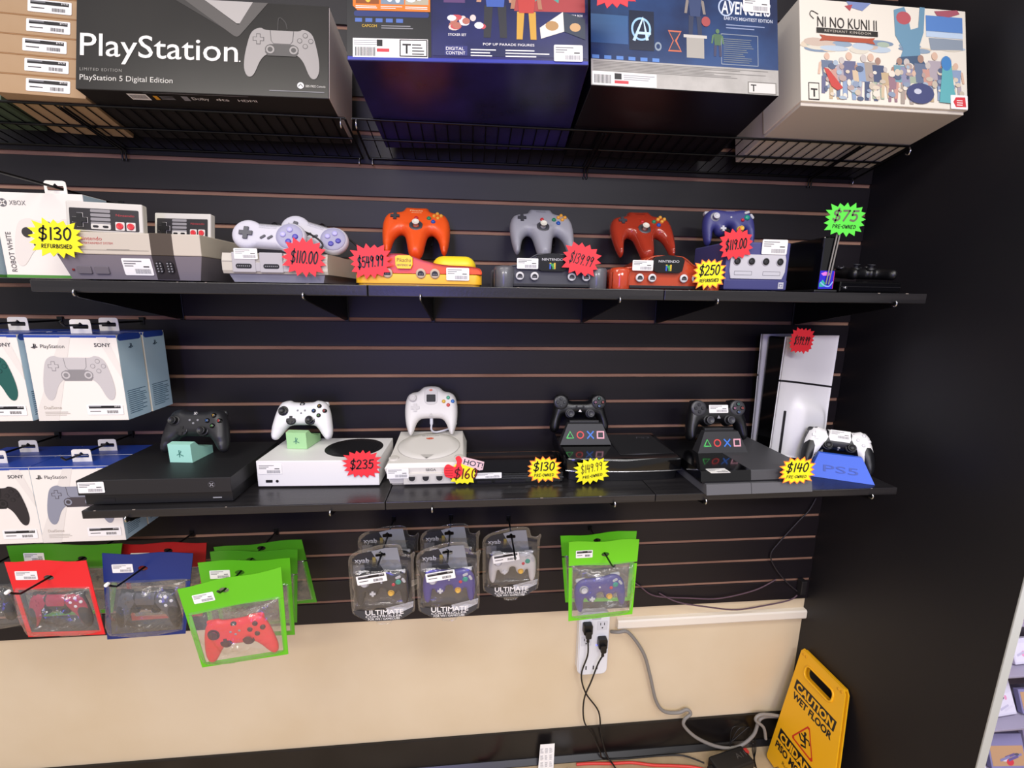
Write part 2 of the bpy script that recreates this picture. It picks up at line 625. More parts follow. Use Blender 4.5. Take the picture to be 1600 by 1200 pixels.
m.box(-3500, 3500, -4500, 60, FZ - 30, FZ, mat('#c2ad8c', .45, mix='#a8916f', mscale=(9, 9, 9), bump=.03, bscale=200))
struct(m.build('floor')).location = W(0, 0, 0)
PANEL = mat('#141318', .5, spec=.4, mix='#1a181b', mscale=(3, 3, 3), bump=.04, bscale=1500)
m = MB()
m.box(XR, XR + 19, -517, 60, FZ, 700, PANEL)
struct(m.build('wall_right')).location = W(0, 0, 0)
m = MB()
m.box(XR - 1, XR + 20, -520, -516.6, FZ, 700, mat('#b4b7b2', .4, spec=.6), .8)
struct(m.build('trim_2')).location = W(0, 0, 0)

m = MB()
m.box(XR + 20, 3500, 62, 90, FZ, 1000, mat('#b8b2bc', .6))
struct(m.build('wall_far')).location = W(0, 0, 0)

# ------------------------------------------------------------------ black laminate shelves and their brackets
WOOD = mat('#1c1b1d', .3, spec=.5, mix='#292728', mscale=(3, 60, 60), bump=.12, bscale=160)
CHIP = mat('#8a8178', .8)
ZU, ZL = -297.6, -759.0


def board(x, z, t, label, grp, seed):
    o = MB()
    o.box(0, 608, -305, -1, -t, 0, WOOD, 1.5)
    g = random.Random(seed)
    for q in range(3):
        cx = g.uniform(20, 580)
        o.box(cx, cx + g.uniform(2, 6), -305.5, -304, -1.1, .2, CHIP)
    return single(o, 'shelf_board', label, 'shelf', (x, 0, z), group=grp)


up = [-809.3, -199.7, 409.9]
lo = [-792.7, -183.1, 426.5]
ul = ['black wood shelf board under the grey and white retro consoles and the boxed white controller',
      'black wood shelf board under the orange and yellow console and the charcoal console',
      'black wood shelf board under the clear red console and the indigo cube console']
ll = ['black wood shelf board under the wide black console and the slim white console',
      'black wood shelf board under the cream console and the two glossy black consoles',
      'black wood shelf board under the upright white console and the blue controller stand']
for i in range(3):
    board(up[i], ZU, 22, ul[i], 'upper shelf boards', i)
    board(lo[i], ZL, 18, ll[i], 'lower shelf boards', 9 + i)


def bracket(x, z, label, grp):
    o = thing('shelf_bracket', label, 'bracket', (x, 0, z), group=grp)
    m = MB()
    T = Matrix.Rotation(R(90), 4, 'Y') @ Matrix.Rotation(R(90), 4, 'Z')     # drawing x -> depth, drawing y -> up
    out = [(-.5, 0), (-306.6, 0), (-306.6, 3.6), (-309, 3.6), (-309, -4), (-302, -9), (-20, -62), (-.5, -62)]
    m.prism(out, -1.6, 1.6, WIRE, M=Matrix(((0, 0, 1, 0), (1, 0, 0, 0), (0, 1, 0, 0), (0, 0, 0, 1))))
    m.build('arm', o)
    m = MB()
    m.box(-5, 5, -3, -.3, -66, -.5, WIRE, 1)
    m.build('wall_plate', o)
    m = MB()
    m.tube(spline([(0, -303, -4), (0, -311, -5), (0, -313, 1), (0, -310.5, 5)], 4, False), 1.8, CHROME)
    m.build('lip_hook', o)


for x, w in ((-732, 'under the grey retro console'), (-322, 'under the white retro console'), (-97, 'under the orange and yellow console'),
             (312, 'under the join left of the clear red console'), (525, 'under the clear red console'), (939, 'under the upright black console')):
    bracket(x, ZU - 22.5, 'black steel shelf bracket ' + w.replace('left of', 'before'), 'upper shelf brackets')
for x, w in ((-706, 'under the wide black console'), (-299, 'under the slim white console'), (-83, 'under the cream console'),
             (328, 'under the black console with a ribbed lid'), (545, 'under the slanted black console'), (965, 'under the blue controller stand')):
    bracket(x, ZL - 18.5, 'black steel shelf bracket ' + w, 'lower shelf brackets')

# ------------------------------------------------------------------ tilted wire shelves near the top
TILT = 12.0


def wire_shelf(x0, x1, label):
    o = thing('wire_shelf', label, 'wire shelf', (x0, -4, 20), (-TILT, 0, 0), 'wire shelves under the big boxes')
    L = x1 - x0
    m = MB()
    for y in (-162, -85, 0):
        m.tube([(0, y, -3), (L, y, -3)], 2.6, WIRE)
    for x in (0, L):
        m.tube([(x, -162, -3), (x, 0, -3)], 2.6, WIRE)
    m.build('frame', o)
    m = MB()
    n = int(L / 28)
    for i in range(1, n):
        x = L * i / n
        m.tube([(x, -162, -1.2), (x, 0, -1.2)], 1.3, WIRE, 6)
    m.build('wire_grid', o)
    for x in (8, L - 8):
        m = MB()
        m.tube(spline([(x, -162, -3), (x, -164, -14), (x, -158, -22), (x, -152, -16)], 4, False), 1.6, CHROME)
        m.build('end_hook', o)
        m = MB()
        m.tube(spline([(x, 0, -3), (x, -3, -14), (x, 2, -20), (x, 3, -8)], 4, False), 1.6, CHROME)
        m.build('end_hook', o)
    for x in (L * .42, L * .9) if L > 1250 else (L * .55,):
        m = MB()
        for q in (-4, 4):
            m.tube([(x + q, -160, -7.5), (x + q, 0, -7.5), (x + q, 6, -30)], 2.2, WIRE)
        m.build('support_arm', o)


wire_shelf(-1490, -262, 'black wire shelf under the brown cartons and the large black console box')
wire_shelf(-246, 1062, 'black wire shelf under the two dark game boxes and the cream box')

# ------------------------------------------------------------------ game controllers
OUT = {
    'xbox': mirror([(0, 40), (24, 41), (34, 45), (50, 42), (60, 33), (68, 12), (74, -18), (76, -40), (72, -54), (62, -56), (52, -46), (40, -29), (28, -20), (0, -19)]),
    'sense': mirror([(0, 45), (34, 45), (44, 49), (56, 46), (66, 36), (73, 14), (79, -16), (80, -42), (74, -58), (65, -60), (57, -50), (47, -26), (36, -12), (24, -8), (0, -8)]),
    'ds4': mirror([(0, 30), (30, 31), (34, 40), (48, 44), (62, 40), (70, 26), (76, -4), (80, -34), (78, -54), (67, -60), (56, -50), (50, -26), (43, -15), (34, -23), (22, -23), (14, -14), (0, -12)]),
    'ds3': mirror([(0, 26), (26, 27), (31, 37), (42, 41), (56, 38), (66, 24), (72, -6), (80, -36), (77, -54), (66, -59), (55, -49), (50, -25), (43, -14), (34, -21), (22, -21), (14, -12), (0, -10)]),
    'prong': mirror([(0, 74), (26, 74), (33, 65), (38, 60), (58, 56), (72, 48), (79, 28), (80, 0), (77, -34), (72, -58), (66, -66), (59, -58), (54, -33), (48, -15), (37, -3), (28, -9), (23, -27), (17, -62), (10, -76), (0, -78)]),
    'cube': mirror([(0, 40), (20, 41), (40, 43), (56, 37), (67, 22), (71, 0), (71, -24), (67, -48), (58, -56), (51, -46), (46, -18), (40, -16), (34, -26), (22, -30), (12, -22), (8, -8), (0, -5)]),
    'dream': mirror([(0, 68), (20, 65), (34, 54), (50, 50), (62, 42), (69, 24), (71, -4), (68, -36), (60, -62), (54, -66), (48, -58), (40, -36), (30, -24), (16, -21), (0, -21)]),
}
SYM = {'t': [(0, 1), (-.9, -.6), (.9, -.6), (0, 1)], 'x': None, 's': [(-.75, -.75), (.75, -.75), (.75, .75), (-.75, .75), (-.75, -.75)]}


def plus(L, w):
    a, b = L / 2, w / 2
    return [(-b, a), (-b, b), (-a, b), (-a, -b), (-b, -b), (-b, -a), (b, -a), (b, -b), (a, -b), (a, b), (b, b), (b, a)]


def button(th, sf, x, y, r, mt, hgt=2.6, letter=None, lm=None, name='button', dome=.6):
    m = MB()
    z = sf(x, y)
    m.cyl(x, y, z - 3, z + hgt, r, mt, seg=18, dome=dome)
    if letter:
        m.text(letter, x, y - r * .45, r * .95, lm, z + hgt + dome + .05, align='C')
    return m.build(name, th)


def stick(th, sf, x, y, r, mt, ring=None, top=None, hgt=11, big=1.35):
    z = sf(x, y) - 1.5
    m = MB()
    m.lathe([(r * big, z - 4), (r * big, z + 1.2), (r * big * .9, z + 2.4), (r * .7, z + 1.4)], ring or mt, Matrix.Translation((x, y, 0)), 24)
    m.lathe([(r * .55, z), (r * .5, z + hgt - 4), (r * .96, z + hgt - 2.6), (r, z + hgt - 1), (r * .93, z + hgt), (r * .72, z + hgt), (r * .62, z + hgt - 1.4), (r * .1, z + hgt - 1.7)], top or mt, Matrix.Translation((x, y, 0)), 24)
    return m.build('thumb_stick', th)


def cross(th, sf, x, y, L, w, mt, hgt=3, disc=None):
    m = MB()
    z = sf(x, y)
    if disc:
        m.cyl(x, y, z - 3, z + 1, L * .62, disc, seg=26)
    m.prism(plus(L, w), z - 2, z + hgt, mt, M=Matrix.Translation((x, y, 0)))
    return m.build('direction_pad', th)


def pad(kind, label, loc, rot, body, k=1.0, h=19, hb=15, r=17, group=None, name='game_controller', wave=None):
    out = spline(OUT[kind], 4)
    lowest = min(y for x, y in out)
    th = thing(name, label, 'controller', loc, rot, group)
    th.scale = (k, k, k)
    sh = lambda pts: [(x, y - lowest) for x, y in pts]
    m = MB()
    sf0 = m.pillow(sh(out), h, hb, r, body, wave=(lambda x, y: wave(x, y + lowest)) if wave else None)
    m.build('body', th)
    # features are written in outline coordinates (y up, origin mid-body)
    base = bpy.data.objects.new
    sf = lambda x, y: sf0(x, y - lowest)
    return th, sf, -lowest


class At:
    """Adds parts of a controller in outline coordinates."""

    def __init__(s, th, sf, dy):
        s.th, s.sf0, s.dy = th, sf, dy

    def sf(s, x, y):
        return s.sf0(x, y - s.dy)

    def btn(s, x, y, r, mt, *a, **k):
        return button(s.th, s.sf, x, y + s.dy, r, mt, *a, **k)

    def stk(s, x, y, r, mt, **k):
        return stick(s.th, s.sf, x, y + s.dy, r, mt, **k)

    def dpad(s, x, y, L, w, mt, **k):
        return cross(s.th, s.sf, x, y + s.dy, L, w, mt, **k)

    def skin(s, name, pts, mt, off=.6, both=False):
        for sg in ((1, -1) if both else (1,)):
            m = MB()
            m.skin([(sg * x, y + s.dy) for x, y in (pts if sg > 0 else pts[::-1])], s.sf, off, mt)
            m.build(name, s.th)

    def word(s, name, t, x, y, size, mt, off=.9, width=None):
        m = MB()
        m.text(t, x, y + s.dy, size, mt, s.sf(x, y + s.dy) + off, width=width, align='C')
        m.build(name, s.th)


def xbox_pad(label, loc, rot, body, dark, coloured=True, k=1., trim=None, group=None):
    th, sf, dy = pad('xbox', label, loc, rot, body, k, h=20, group=group, wave=lambda x, y: -3 if y < -30 else 0)
    a = At(th, sf, dy)
    m = MB()
    for sg in (1, -1):
        m.box(sg * 45 - 15, sg * 45 + 15, dy + 28, dy + 43, -13, 0, trim or body, 5)
    m.build('bumper', th)
    a.stk(-44, 15, 9.5, dark)
    a.stk(23, -8, 9.5, dark)
    a.dpad(-24, -8, 20, 7, dark, disc=dark)
    cs = ('#d9a514', '#c23838', '#2f6fc4', '#4f9a3a') if coloured else ('#222222',) * 4
    for (x, y), c, l in zip(((44, 27), (57, 15), (31, 15), (44, 3)), cs, 'YBXA'):
        a.btn(x, y, 5.6, BLKG if coloured else dark, 3, l, mat(c, .4), dome=1.2)
    a.btn(0, 32, 6.5, mat('#26262a', .3) if body is not BLK else GREY, 1, 'X', WHT, name='guide_button')
    for x in (-9, 9):
        a.btn(x, 16, 2.6, dark if coloured and body is BLK else GREY, 1, name='menu_button')
    a.btn(0, 9, 2.6, GREY, 1, name='share_button')
    return th


def sense_pad(label, loc, rot, shell, inner, k=1., sticker=False, group=None, grip=None):
    th, sf, dy = pad('sense', label, loc, rot, inner, k, h=20, group=group)
    a = At(th, sf, dy)
    a.skin('shell', [(25, 45), (34, 43.5), (45, 47), (56, 44), (65, 34), (72, 14), (75, 0), (66, 9), (57, 8), (53, -4), (55, -30), (62, -54), (58, -50), (47, -25), (38, -2), (30, 11), (25, 22)], shell, 1., True)
    a.skin('touchpad', [(-24, 44), (24, 44), (24, 22), (21, 14), (-21, 14), (-24, 22)], shell, 1.4)
    m = MB()
    for sg in (1, -1):
        m.box(sg * 50 - 15, sg * 50 + 15, dy + 34, dy + 48, -14, 2, inner, 4)
    m.build('bumper', th)
    a.stk(-25, 2, 9.5, BLK)
    a.stk(25, 2, 9.5, BLK)
    a.dpad(-50, 24, 20, 7, shell)
    dk = GREY
    for (x, y) in ((50, 36), (62, 24), (38, 24), (50, 12)):
        a.btn(x, y, 4.8, mat('#d8d8da', .2), 1.8)
    a.btn(0, -1, 3.4, GREY, .6, name='logo_button')
    a.btn(0, -5.5, 2, GREY, .6, name='mute_button')
    for x in (-30, 30):
        a.btn(x, 38, 1.6, GREY, .8, name='menu_button')
    if sticker:
        m = MB(Matrix.Translation((0, 31 + dy, sf(0, 31 + 0 + dy - dy) + 3.0)) if False else Matrix.Translation((0, 31 + dy, a.sf(0, 31 + dy) + 2.2)))
        price_label(th, 44, 22, m.M, seed=3)
    return th


def dual_pad(kind, label, loc, rot, k=1., sticker=False):
    th, sf, dy = pad(kind, label, loc, rot, mat('#111113', .32), k, h=19, r=15)
    a = At(th, sf, dy)
    m = MB()
    for sg in (1, -1):
        m.box(sg * 49 - 13, sg * 49 + 13, dy + 28, dy + 43, -14, 0, BLKG, 4)
    m.build('bumper', th)
    dk = mat('#1d1d20', .3)
    for sg in (1, -1):
        m = MB()
        x, y = sg * 51, 22
        z = a.sf(x, y + dy)
        m.cyl(x, y + dy, z - 4, z + 1.2, 20, mat('#3a3a3e', .35) if kind == 'ds4' else dk, seg=30)
        m.build('button_plate', th)
    z0 = 1.2
    for x, y in ((-51, 31), (-51, 13), (-60, 22), (-42, 22)):
        m = MB()
        z = a.sf(-51, 22 + dy) + z0
        m.slab(rrect(7, 7, 2, 3, x, y + dy), z - 1, z + 2.6, .8, mat('#26262a', .35))
        m.build('direction_button', th)
    for (x, y), c in zip(((51, 32), (61, 22), (41, 22), (51, 12)), ('#4f9d86', '#c0504a', '#c982a5', '#6f8cc4')):
        m = MB()
        z = a.sf(51, 22 + dy) + z0
        m.cyl(x, y + dy, z - 1, z + 3, 4.8, mat('#232326', .3), seg=18, dome=.6)
        m.prism(ellipse(2.8, 2.8, 14, x, y + dy), z + 3.7, z + 3.7, mat(c, .4), holes=[ellipse(2, 2, 12, x, y + dy)])
        m.build('button', th)
    a.stk(-27, -8, 10, BLK, top=mat('#3c3c40', .4), hgt=13)
    a.stk(27, -8, 10, BLK, top=mat('#3c3c40', .4), hgt=13)
    m = MB()
    z = a.sf(0, 0 + dy) + .4
    m.poly([(x * 5, y * 5 - 1 + dy) for x, y in ((0, 1), (-.9, -.6), (.9, -.6))], WHT if kind == 'ds3' else GREY, z)
    m.build('logo_button', th)
    if kind == 'ds4':
        a.skin('touchpad', [(-26, 29), (26, 29), (24, 8), (-24, 8)], mat('#1a1a1d', .5), .8)
        if sticker:
            price_label(th, 50, 20, Matrix.Translation((0, 20 + dy, a.sf(0, 20 + dy) + 1.6)), seed=8)
    else:
        for x in (-9, 9):
            a.btn(x, 10, 2.6, mat('#2a2a2e', .3), 1, name='menu_button')
    return th


def prong_pad(label, loc, rot, body, k=1., logo=None):
    th, sf, dy = pad('prong', label, loc, rot, body, k, h=20, hb=14, r=16, wave=lambda x, y: 3 if abs(x) < 26 and y < 10 else 0)
    a = At(th, sf, dy)
    a.dpad(-50, 34, 21, 7.5, mat('#3f3f44', .4))
    for x, y in ((50, 46), (42, 38), (59, 39), (51, 31)):
        a.btn(x, y, 4.6, mat('#e0a03a', .4), 3, dome=1)
    a.btn(30, 30, 5.4, mat('#1f7f55', .35), 3, dome=1)
    a.btn(40, 19, 5.4, mat('#1c4fa8', .35), 3, dome=1)
    a.btn(0, 30, 5, mat('#c22a30', .35), 2.4, dome=1)
    a.stk(0, 4, 8.5, mat('#d8d4c6', .5), ring=mat('#55555a', .35, metal=.4), hgt=14, big=1.9)
    if logo:
        a.word('logo', logo, 0, 52, 5, mat('#f6d9a0', .5), width=30)
        a.word('logo_line', 'NINTENDO 64', 0, 46, 3, mat('#f6d9a0', .5), width=24)
    else:
        a.word('logo', 'Nintendo', 0, 55, 4, mat('#6b6b70', .5) if body is N64GREY else mat('#7d1f10', .5), width=24)
    m = MB()
    m.tube(spline([(0, dy + 70, -6), (6, dy + 66, -24), (24, dy + 44, -32), (38, dy + 16, -30), (34, dy - 6, -34)], 6, False), 2.4, BLK)
    m.build('cable', th)
    return th


def cube_pad(label, loc, rot, body, k=1., white=True, film_col=None):
    th, sf, dy = pad('cube', label, loc, rot, body, k, h=19, hb=14, r=15)
    a = At(th, sf, dy)
    st = mat('#c9c9cc', .45)
    a.stk(-44, 16, 8.5, st, ring=mat('#8d8d93', .4) if white else None, big=1.5)
    a.stk(24, -16, 6.5, mat('#e3b23c', .4), ring=mat('#c7982c', .4), hgt=10)
    a.dpad(-24, -16, 15, 5.4, st)
    a.btn(44, 16, 7.6, mat('#16907c', .3), 3, dome=1)
    a.btn(31, 9, 4.6, mat('#c2283a', .3), 3, dome=1)
    for x, y, q in ((44, 30, 20), (58, 20, -60)):
        m = MB()
        z = a.sf(x, y + dy)
        m.slab([(p[0], p[1]) for p in rrect(15, 7, 3.4, 4)], z - 2, z + 3, 1, mat('#b5b5ba', .4), M=Matrix.Translation((x, y + dy, 0)) @ Matrix.Rotation(R(q), 4, 'Z'))
        m.build('button', th)
    a.btn(0, 16, 2.8, st, 1.4, name='start_button')
    a.word('logo', 'NINTENDO', 0, 33, 2.6, mat('#9a9ab8', .5), width=24)
    m = MB()
    for sg in (1, -1):
        m.box(sg * 48 - 14, sg * 48 + 14, dy + 32, dy + 43, -16, -1, mat('#b9b9bd', .4), 4)
    m.build('trigger', th)
    return th


def swirl(m, x, y, r, mt, z, M=None, w=.26):
    m.ribbon([(x + r * (1 - q / 40) * math.cos(q * .42 + 2.6), y + r * .62 * (1 - q / 40) * math.sin(q * .42 + 2.6)) for q in range(34)], r * w, mt, z, M)


def dream_pad(label, loc, rot, k=1.):
    body = mat('#e2dfda', .45)
    th, sf, dy = pad('dream', label, loc, rot, body, k, h=19, hb=18, r=15)
    a = At(th, sf, dy)
    m = MB()
    z = a.sf(0, 36 + dy)
    m.slab(rrect(36, 46, 14, 5, 0, 38 + dy), z - 3, z + 1.2, .8, mat('#cfccc8', .45))
    m.build('slot_frame', th)
    m = MB()
    m.slab(rrect(24, 20, 2, 3, 0, 33 + dy), z + .6, z + 2, .4, mat('#0d0b0a', .55))
    m.build('slot_window', th)
    m = MB()
    swirl(m, 0, 55 + dy, 4.6, mat('#d8613a', .5), z + 1.6)
    m.build('logo', th)
    a.stk(-48, 34, 9, mat('#d6d3cf', .5), hgt=9, big=1.3)
    a.dpad(-42, 8, 22, 8, mat('#cfccc8', .45))
    for (x, y), c in zip(((46, 34), (58, 24), (34, 24), (46, 14)), ('#4fae8a', '#3b78c9', '#e2b93c', '#d2504a')):
        a.btn(x, y, 5, mat(c, .35), 3, dome=1)
    m = MB()
    m.poly([(-6, -15 + dy), (6, -15 + dy), (0, -6 + dy)], mat('#bfbcb6', .5), a.sf(0, -12 + dy) + 1.4)
    m.build('start_button', th)
    m = MB()
    m.tube(spline([(0, dy - 21, 2), (0, dy - 38, 2), (0, dy - 52, -2), (12, dy - 58, -14), (44, dy - 50, -26), (66, dy - 36, -30), (60, dy - 26, -30)], 6, False), 2.6, mat('#cfd0d8', .45))
    m.lathe([(3, -18), (4.4, -14), (4.4, 0)], mat('#cfd0d8', .45), Matrix.Translation((0, dy - 21, 2)) @ Matrix.Rotation(R(-90), 4, 'X'), 12)
    m.build('cable', th)
    return th


# two-button rectangular pads, and dog-bone pads with four buttons
def brick_pad(label, loc, rot, k=1., group=None):
    th = thing('game_controller', label, 'controller', loc, rot, group)
    th.scale = (k, k, k)
    m = MB()
    m.box(-62, 62, 0, 53, -15, 0, mat('#cfcbc2', .5), 2.5)
    m.build('body', th)
    m = MB()
    m.slab(rrect(112, 38, 2, 3, 0, 22), -1, .7, .4, mat('#262326', .4))
    m.build('faceplate', th)
    m = MB()
    for q in range(4):
        m.slab(rrect(32, 5.4, 1.5, 3, -6, 37 - q * 7.4), 0, 1.1, .2, mat('#8c898a', .5))
    m.slab(rrect(32, 9.5, 2, 3, -6, 9.4), 0, 1.3, .2, mat('#cfcbc2', .5))
    for x in (-14, 2):
        m.slab(rrect(9, 3.8, 1.8, 3, x, 9.4), 1, 2.4, .5, INK)
    m.build('menu_strip', th)
    m = MB()
    m.prism(plus(25, 10), .2, 1, mat('#bdb9b4', .5), M=Matrix.Translation((-39, 20, 0)))
    m.prism(plus(23, 8.4), .5, 3.6, mat('#161416', .4), M=Matrix.Translation((-39, 20, 0)))
    m.build('direction_pad', th)
    for x in (25, 43):
        m = MB()
        m.slab(rrect(15, 15, 1.5, 3, x, 11.5), 0, 1.2, .2, mat('#d6d2ca', .5))
        m.cyl(x, 11.5, .8, 3.4, 5.8, mat('#d0333a', .3), seg=20, dome=-.6)
        m.build('button', th)
    m = MB()
    m.text('Nintendo', 34, 29, 4.2, mat('#b23038', .5), .9, width=30, align='C')
    m.build('logo', th)
    return th


def bone_pad(label, loc, rot, k=1., group=None):
    th = thing('game_controller', label, 'controller', loc, rot, group)
    th.scale = (k, k, k)
    pts = []
    for a in range(-120, 121, 12):
        pts.append((41 + 31 * math.cos(R(a)), 31 + 31 * math.sin(R(a))))
    pts += [(-x, 62 - y) for x, y in pts]
    body = mat('#c4c2ca', .45)
    m = MB()
    o2 = [(x, min(max(y, 6 if abs(x) < 22 else -9), 58 if abs(x) < 22 else 99)) for x, y in pts]
    m.pillow(o2, 10, 10, 8, body)
    m.build('body', th)
    z = 10
    m = MB()
    m.cyl(41, 31, z - 2, z + .6, 26, mat('#9d9bb4', .5), seg=36)
    m.build('button_plate', th)
    m = MB()
    m.prism(plus(25, 8.4), z - 1, z + 3.4, mat('#4a4a52', .45), M=Matrix.Translation((-42, 31, 0)))
    m.build('direction_pad', th)
    for (x, y), c in zip(((41, 44), (29, 33), (53, 30), (41, 19)), ('#b3aee0', '#b3aee0', '#4b46a8', '#4b46a8')):
        m = MB()
        m.cyl(x, y, z, z + 3, 5.6, mat(c, .35), seg=18, dome=.6)
        m.build('button', th)
    for x in (-9, 5):
        m = MB()
        m.slab(rrect(12, 4.4, 2.1, 4), z - 1, z + 2, .5, mat('#4a4a52', .5), M=Matrix.Translation((x, 25, 0)) @ Matrix.Rotation(R(38), 4, 'Z'))
        m.build('menu_button', th)
    m = MB()
    m.text('SUPER NINTENDO', -2, 47, 3, mat('#8a8a92', .5), z + .1, width=34, align='C')
    m.text('ENTERTAINMENT SYSTEM', -2, 43.5, 1.8, mat('#8a8a92', .5), z + .1, width=34, align='C')
    m.build('logo', th)
    m = MB()
    m.tube(spline([(0, 58, 0), (3, 66, -10), (22, 60, -20), (48, 62, -26), (80, 48, -24), (94, 34, -26), (88, 22, -26)], 6, False), 2, INK)
    m.build('cable', th)
    return th

# ------------------------------------------------------------------ consoles on the upper shelf
def console(name, label, loc, yaw=0, cat='game console'):
    return thing(name, label, cat, (loc[0], loc[1], loc[2] + .4), (0, 0, yaw))


def loft_x(m, prof0, prof1, x0, x1, mt, smooth=False):
    n = len(prof0)
    vs = [(x0, y, z) for y, z in prof0] + [(x1, y, z) for y, z in prof1]
    m.add(vs, [(i, (i + 1) % n, n + (i + 1) % n, n + i) for i in range(n)], mt, smooth=smooth)
    m.add(vs[:n], [list(range(n))[::-1]], mt)
    m.add(vs[n:], [list(range(n))], mt)


def frustum(m, a, b, z0, z1, mt):
    """a, b: (x0, x1, y0, y1) at z0 and z1."""
    vs = [(a[0], a[2], z0), (a[1], a[2], z0), (a[1], a[3], z0), (a[0], a[3], z0), (b[0], b[2], z1), (b[1], b[2], z1), (b[1], b[3], z1), (b[0], b[3], z1)]
    m.add(vs, [(0, 3, 2, 1), (4, 5, 6, 7), (0, 1, 5, 4), (1, 2, 6, 5), (2, 3, 7, 6), (3, 0, 4, 7)], mt)


# grey front-loading console with two rectangular pads on its lid
NESU, NESL, NESP = mat('#c3baaa', .5), mat('#777077', .5), mat('#4a3f33', .5)
t = console('game_console', 'boxy light and dark grey retro console with two rectangular pads standing on it', (-642, -286, ZU))
m = MB()
frustum(m, (-116, 116, 10, 196), (-128, 128, 0, 203), 3, 48, NESL)
for x in (-90, 90):
    for y in (30, 170):
        m.cyl(x, y, 0, 6, 9, BLK)
m.build('lower_body', t)
m = MB()
m.box(-128, 128, 0, 203, 48.6, 89, NESU, 1.6)
m.build('upper_body', t)
m = MB()
m.box(38, 78, -.7, 40, 48.6, 89.6, NESP, .6)
m.build('cartridge_door', t)
m = MB()
frustum(m, (38, 78, 9.2, 30), (38, 78, -.8, 20), 4, 48, mat('#2d2729', .5))
for x in (48, 67):
    T = Matrix.Translation((x, 4, 27)) @ Matrix.Rotation(R(102.5), 4, 'X')
    m.prism(rrect(13, 22, 6, 4), -1, 2.2, INK, M=T)
    for i in range(2):
        for j in range(4):
            m.cyl(-3 + 6 * i, -7.5 + 5 * j, 2.2, 2.9, 1.5, GREY, M=T, seg=8)
m.build('controller_port', t)
m = MB()
T = Matrix.Translation((0, 5.6, 23)) @ Matrix.Rotation(R(102.5), 4, 'X')
for x in (-88, -57):
    m = MB()
    m.slab(rrect(25, 14, 1.5, 3, x, -3), -2, 3, .8, mat('#6c666c', .45), M=T)
    m.build('power_button' if x < -60 else 'reset_button', t)
m = MB()
m.slab(rrect(4, 4, 1, 3, -108, -3), 0, 2, .5, mat('#7a1a1a', .3), M=T)
m.build('power_light', t)
m = MB()
m.rect(-124, 34, 56, 57, mat('#8f887b', .6), .2, front(-.1))
m.rect(-40, 0, 57.5, 58.6, mat('#8f887b', .6), .3, front(-.1))
m.text('Nintendo', -86, 74, 7, mat('#b4423f', .5), .3, width=40, M=front(-.1))
m.text('ENTERTAINMENT SYSTEM', -86, 67, 4, mat('#b4423f', .5), .3, width=58, M=front(-.1))
m.build('lettering', t)
price_label(t, 52, 32, Matrix.Translation((8, 4.0, 27)) @ Matrix.Rotation(R(102.5), 4, 'X'), seed=1)
brick_pad('larger rectangular pad standing above the red lettering of the grey console', (-697, -262, ZU + 92), (84, 1, 3), 1.06, 'rectangular pads on the grey retro console')
brick_pad('grey rectangular pad set farther back above the brown door of the grey retro console', (-600, -190, ZU + 92.4), (82, 1, -8), .98, 'rectangular pads on the grey retro console')

# white-grey console with purple buttons on its pads
SN, SN2 = mat('#c2bcae', .5), mat('#b0adb0', .5)
t = console('game_console', 'off-white retro console with two rounded purple-button pads on it', (-377, -289, ZU), -2)
m = MB()
frustum(m, (-86, 86, 10, 230), (-92, 92, 4, 236), 2, 18, mat('#9c9ba6', .5))
m.build('base', t)
m = MB()
prof = [(0, 18), (-3, 24), (-3, 42), (2, 57), (60, 58), (110, 58), (170, 58), (236, 50), (243, 40), (238, 18)]
loft_x(m, prof, prof, -100, 100, SN)
m.build('body', t)
m = MB()
m.box(-99, 99, -3.6, 20, 40.5, 42, mat('#a8a39a', .5))
m.box(-70, 70, -3.8, 20, 22, 39, SN2, 1)
m.build('front_strip', t)
for x in (-58, -6):
    m = MB()
    m.box(x - 22, x + 22, -5.4, 20, 20, 58, SN2, 1.5)
    m.slab(rrect(30, 9, 4, 4, x, 32), 0, 1.4, .3, INK, M=front(-4.6))
    for q in range(7):
        m.cyl(x - 11 + q * 3.7, 32, 1.2, 1.8, 1.2, GREY, M=front(-4.6), seg=8)
    m.build('controller_port', t)
m = MB()
m.slab(rrect(84, 40, 8, 5, 0, 140), 56, 59.5, 1, SN2)
m.build('cartridge_slot', t)
for x in (-60, 60):
    m = MB()
    m.slab(rrect(22, 30, 3, 4, x, 196), 50, 62, 2, mat('#8f8cc0', .45))
    m.build('power_switch', t)
price_label(t, 44, 20, Matrix.Translation((-52, -6, 55)) @ FRONT, seed=2)
BONEG = 'dog-bone pads on the white retro console'
bone_pad('rounded white pad with purple buttons lying level at the white console front edge', (-400, -262, ZU + 63.5), (70, 3, -2), 1., BONEG)
bone_pad('rounded white pad with purple buttons tilted and set behind the level one', (-338, -204, ZU + 77), (66, 16, -4), 1., BONEG)


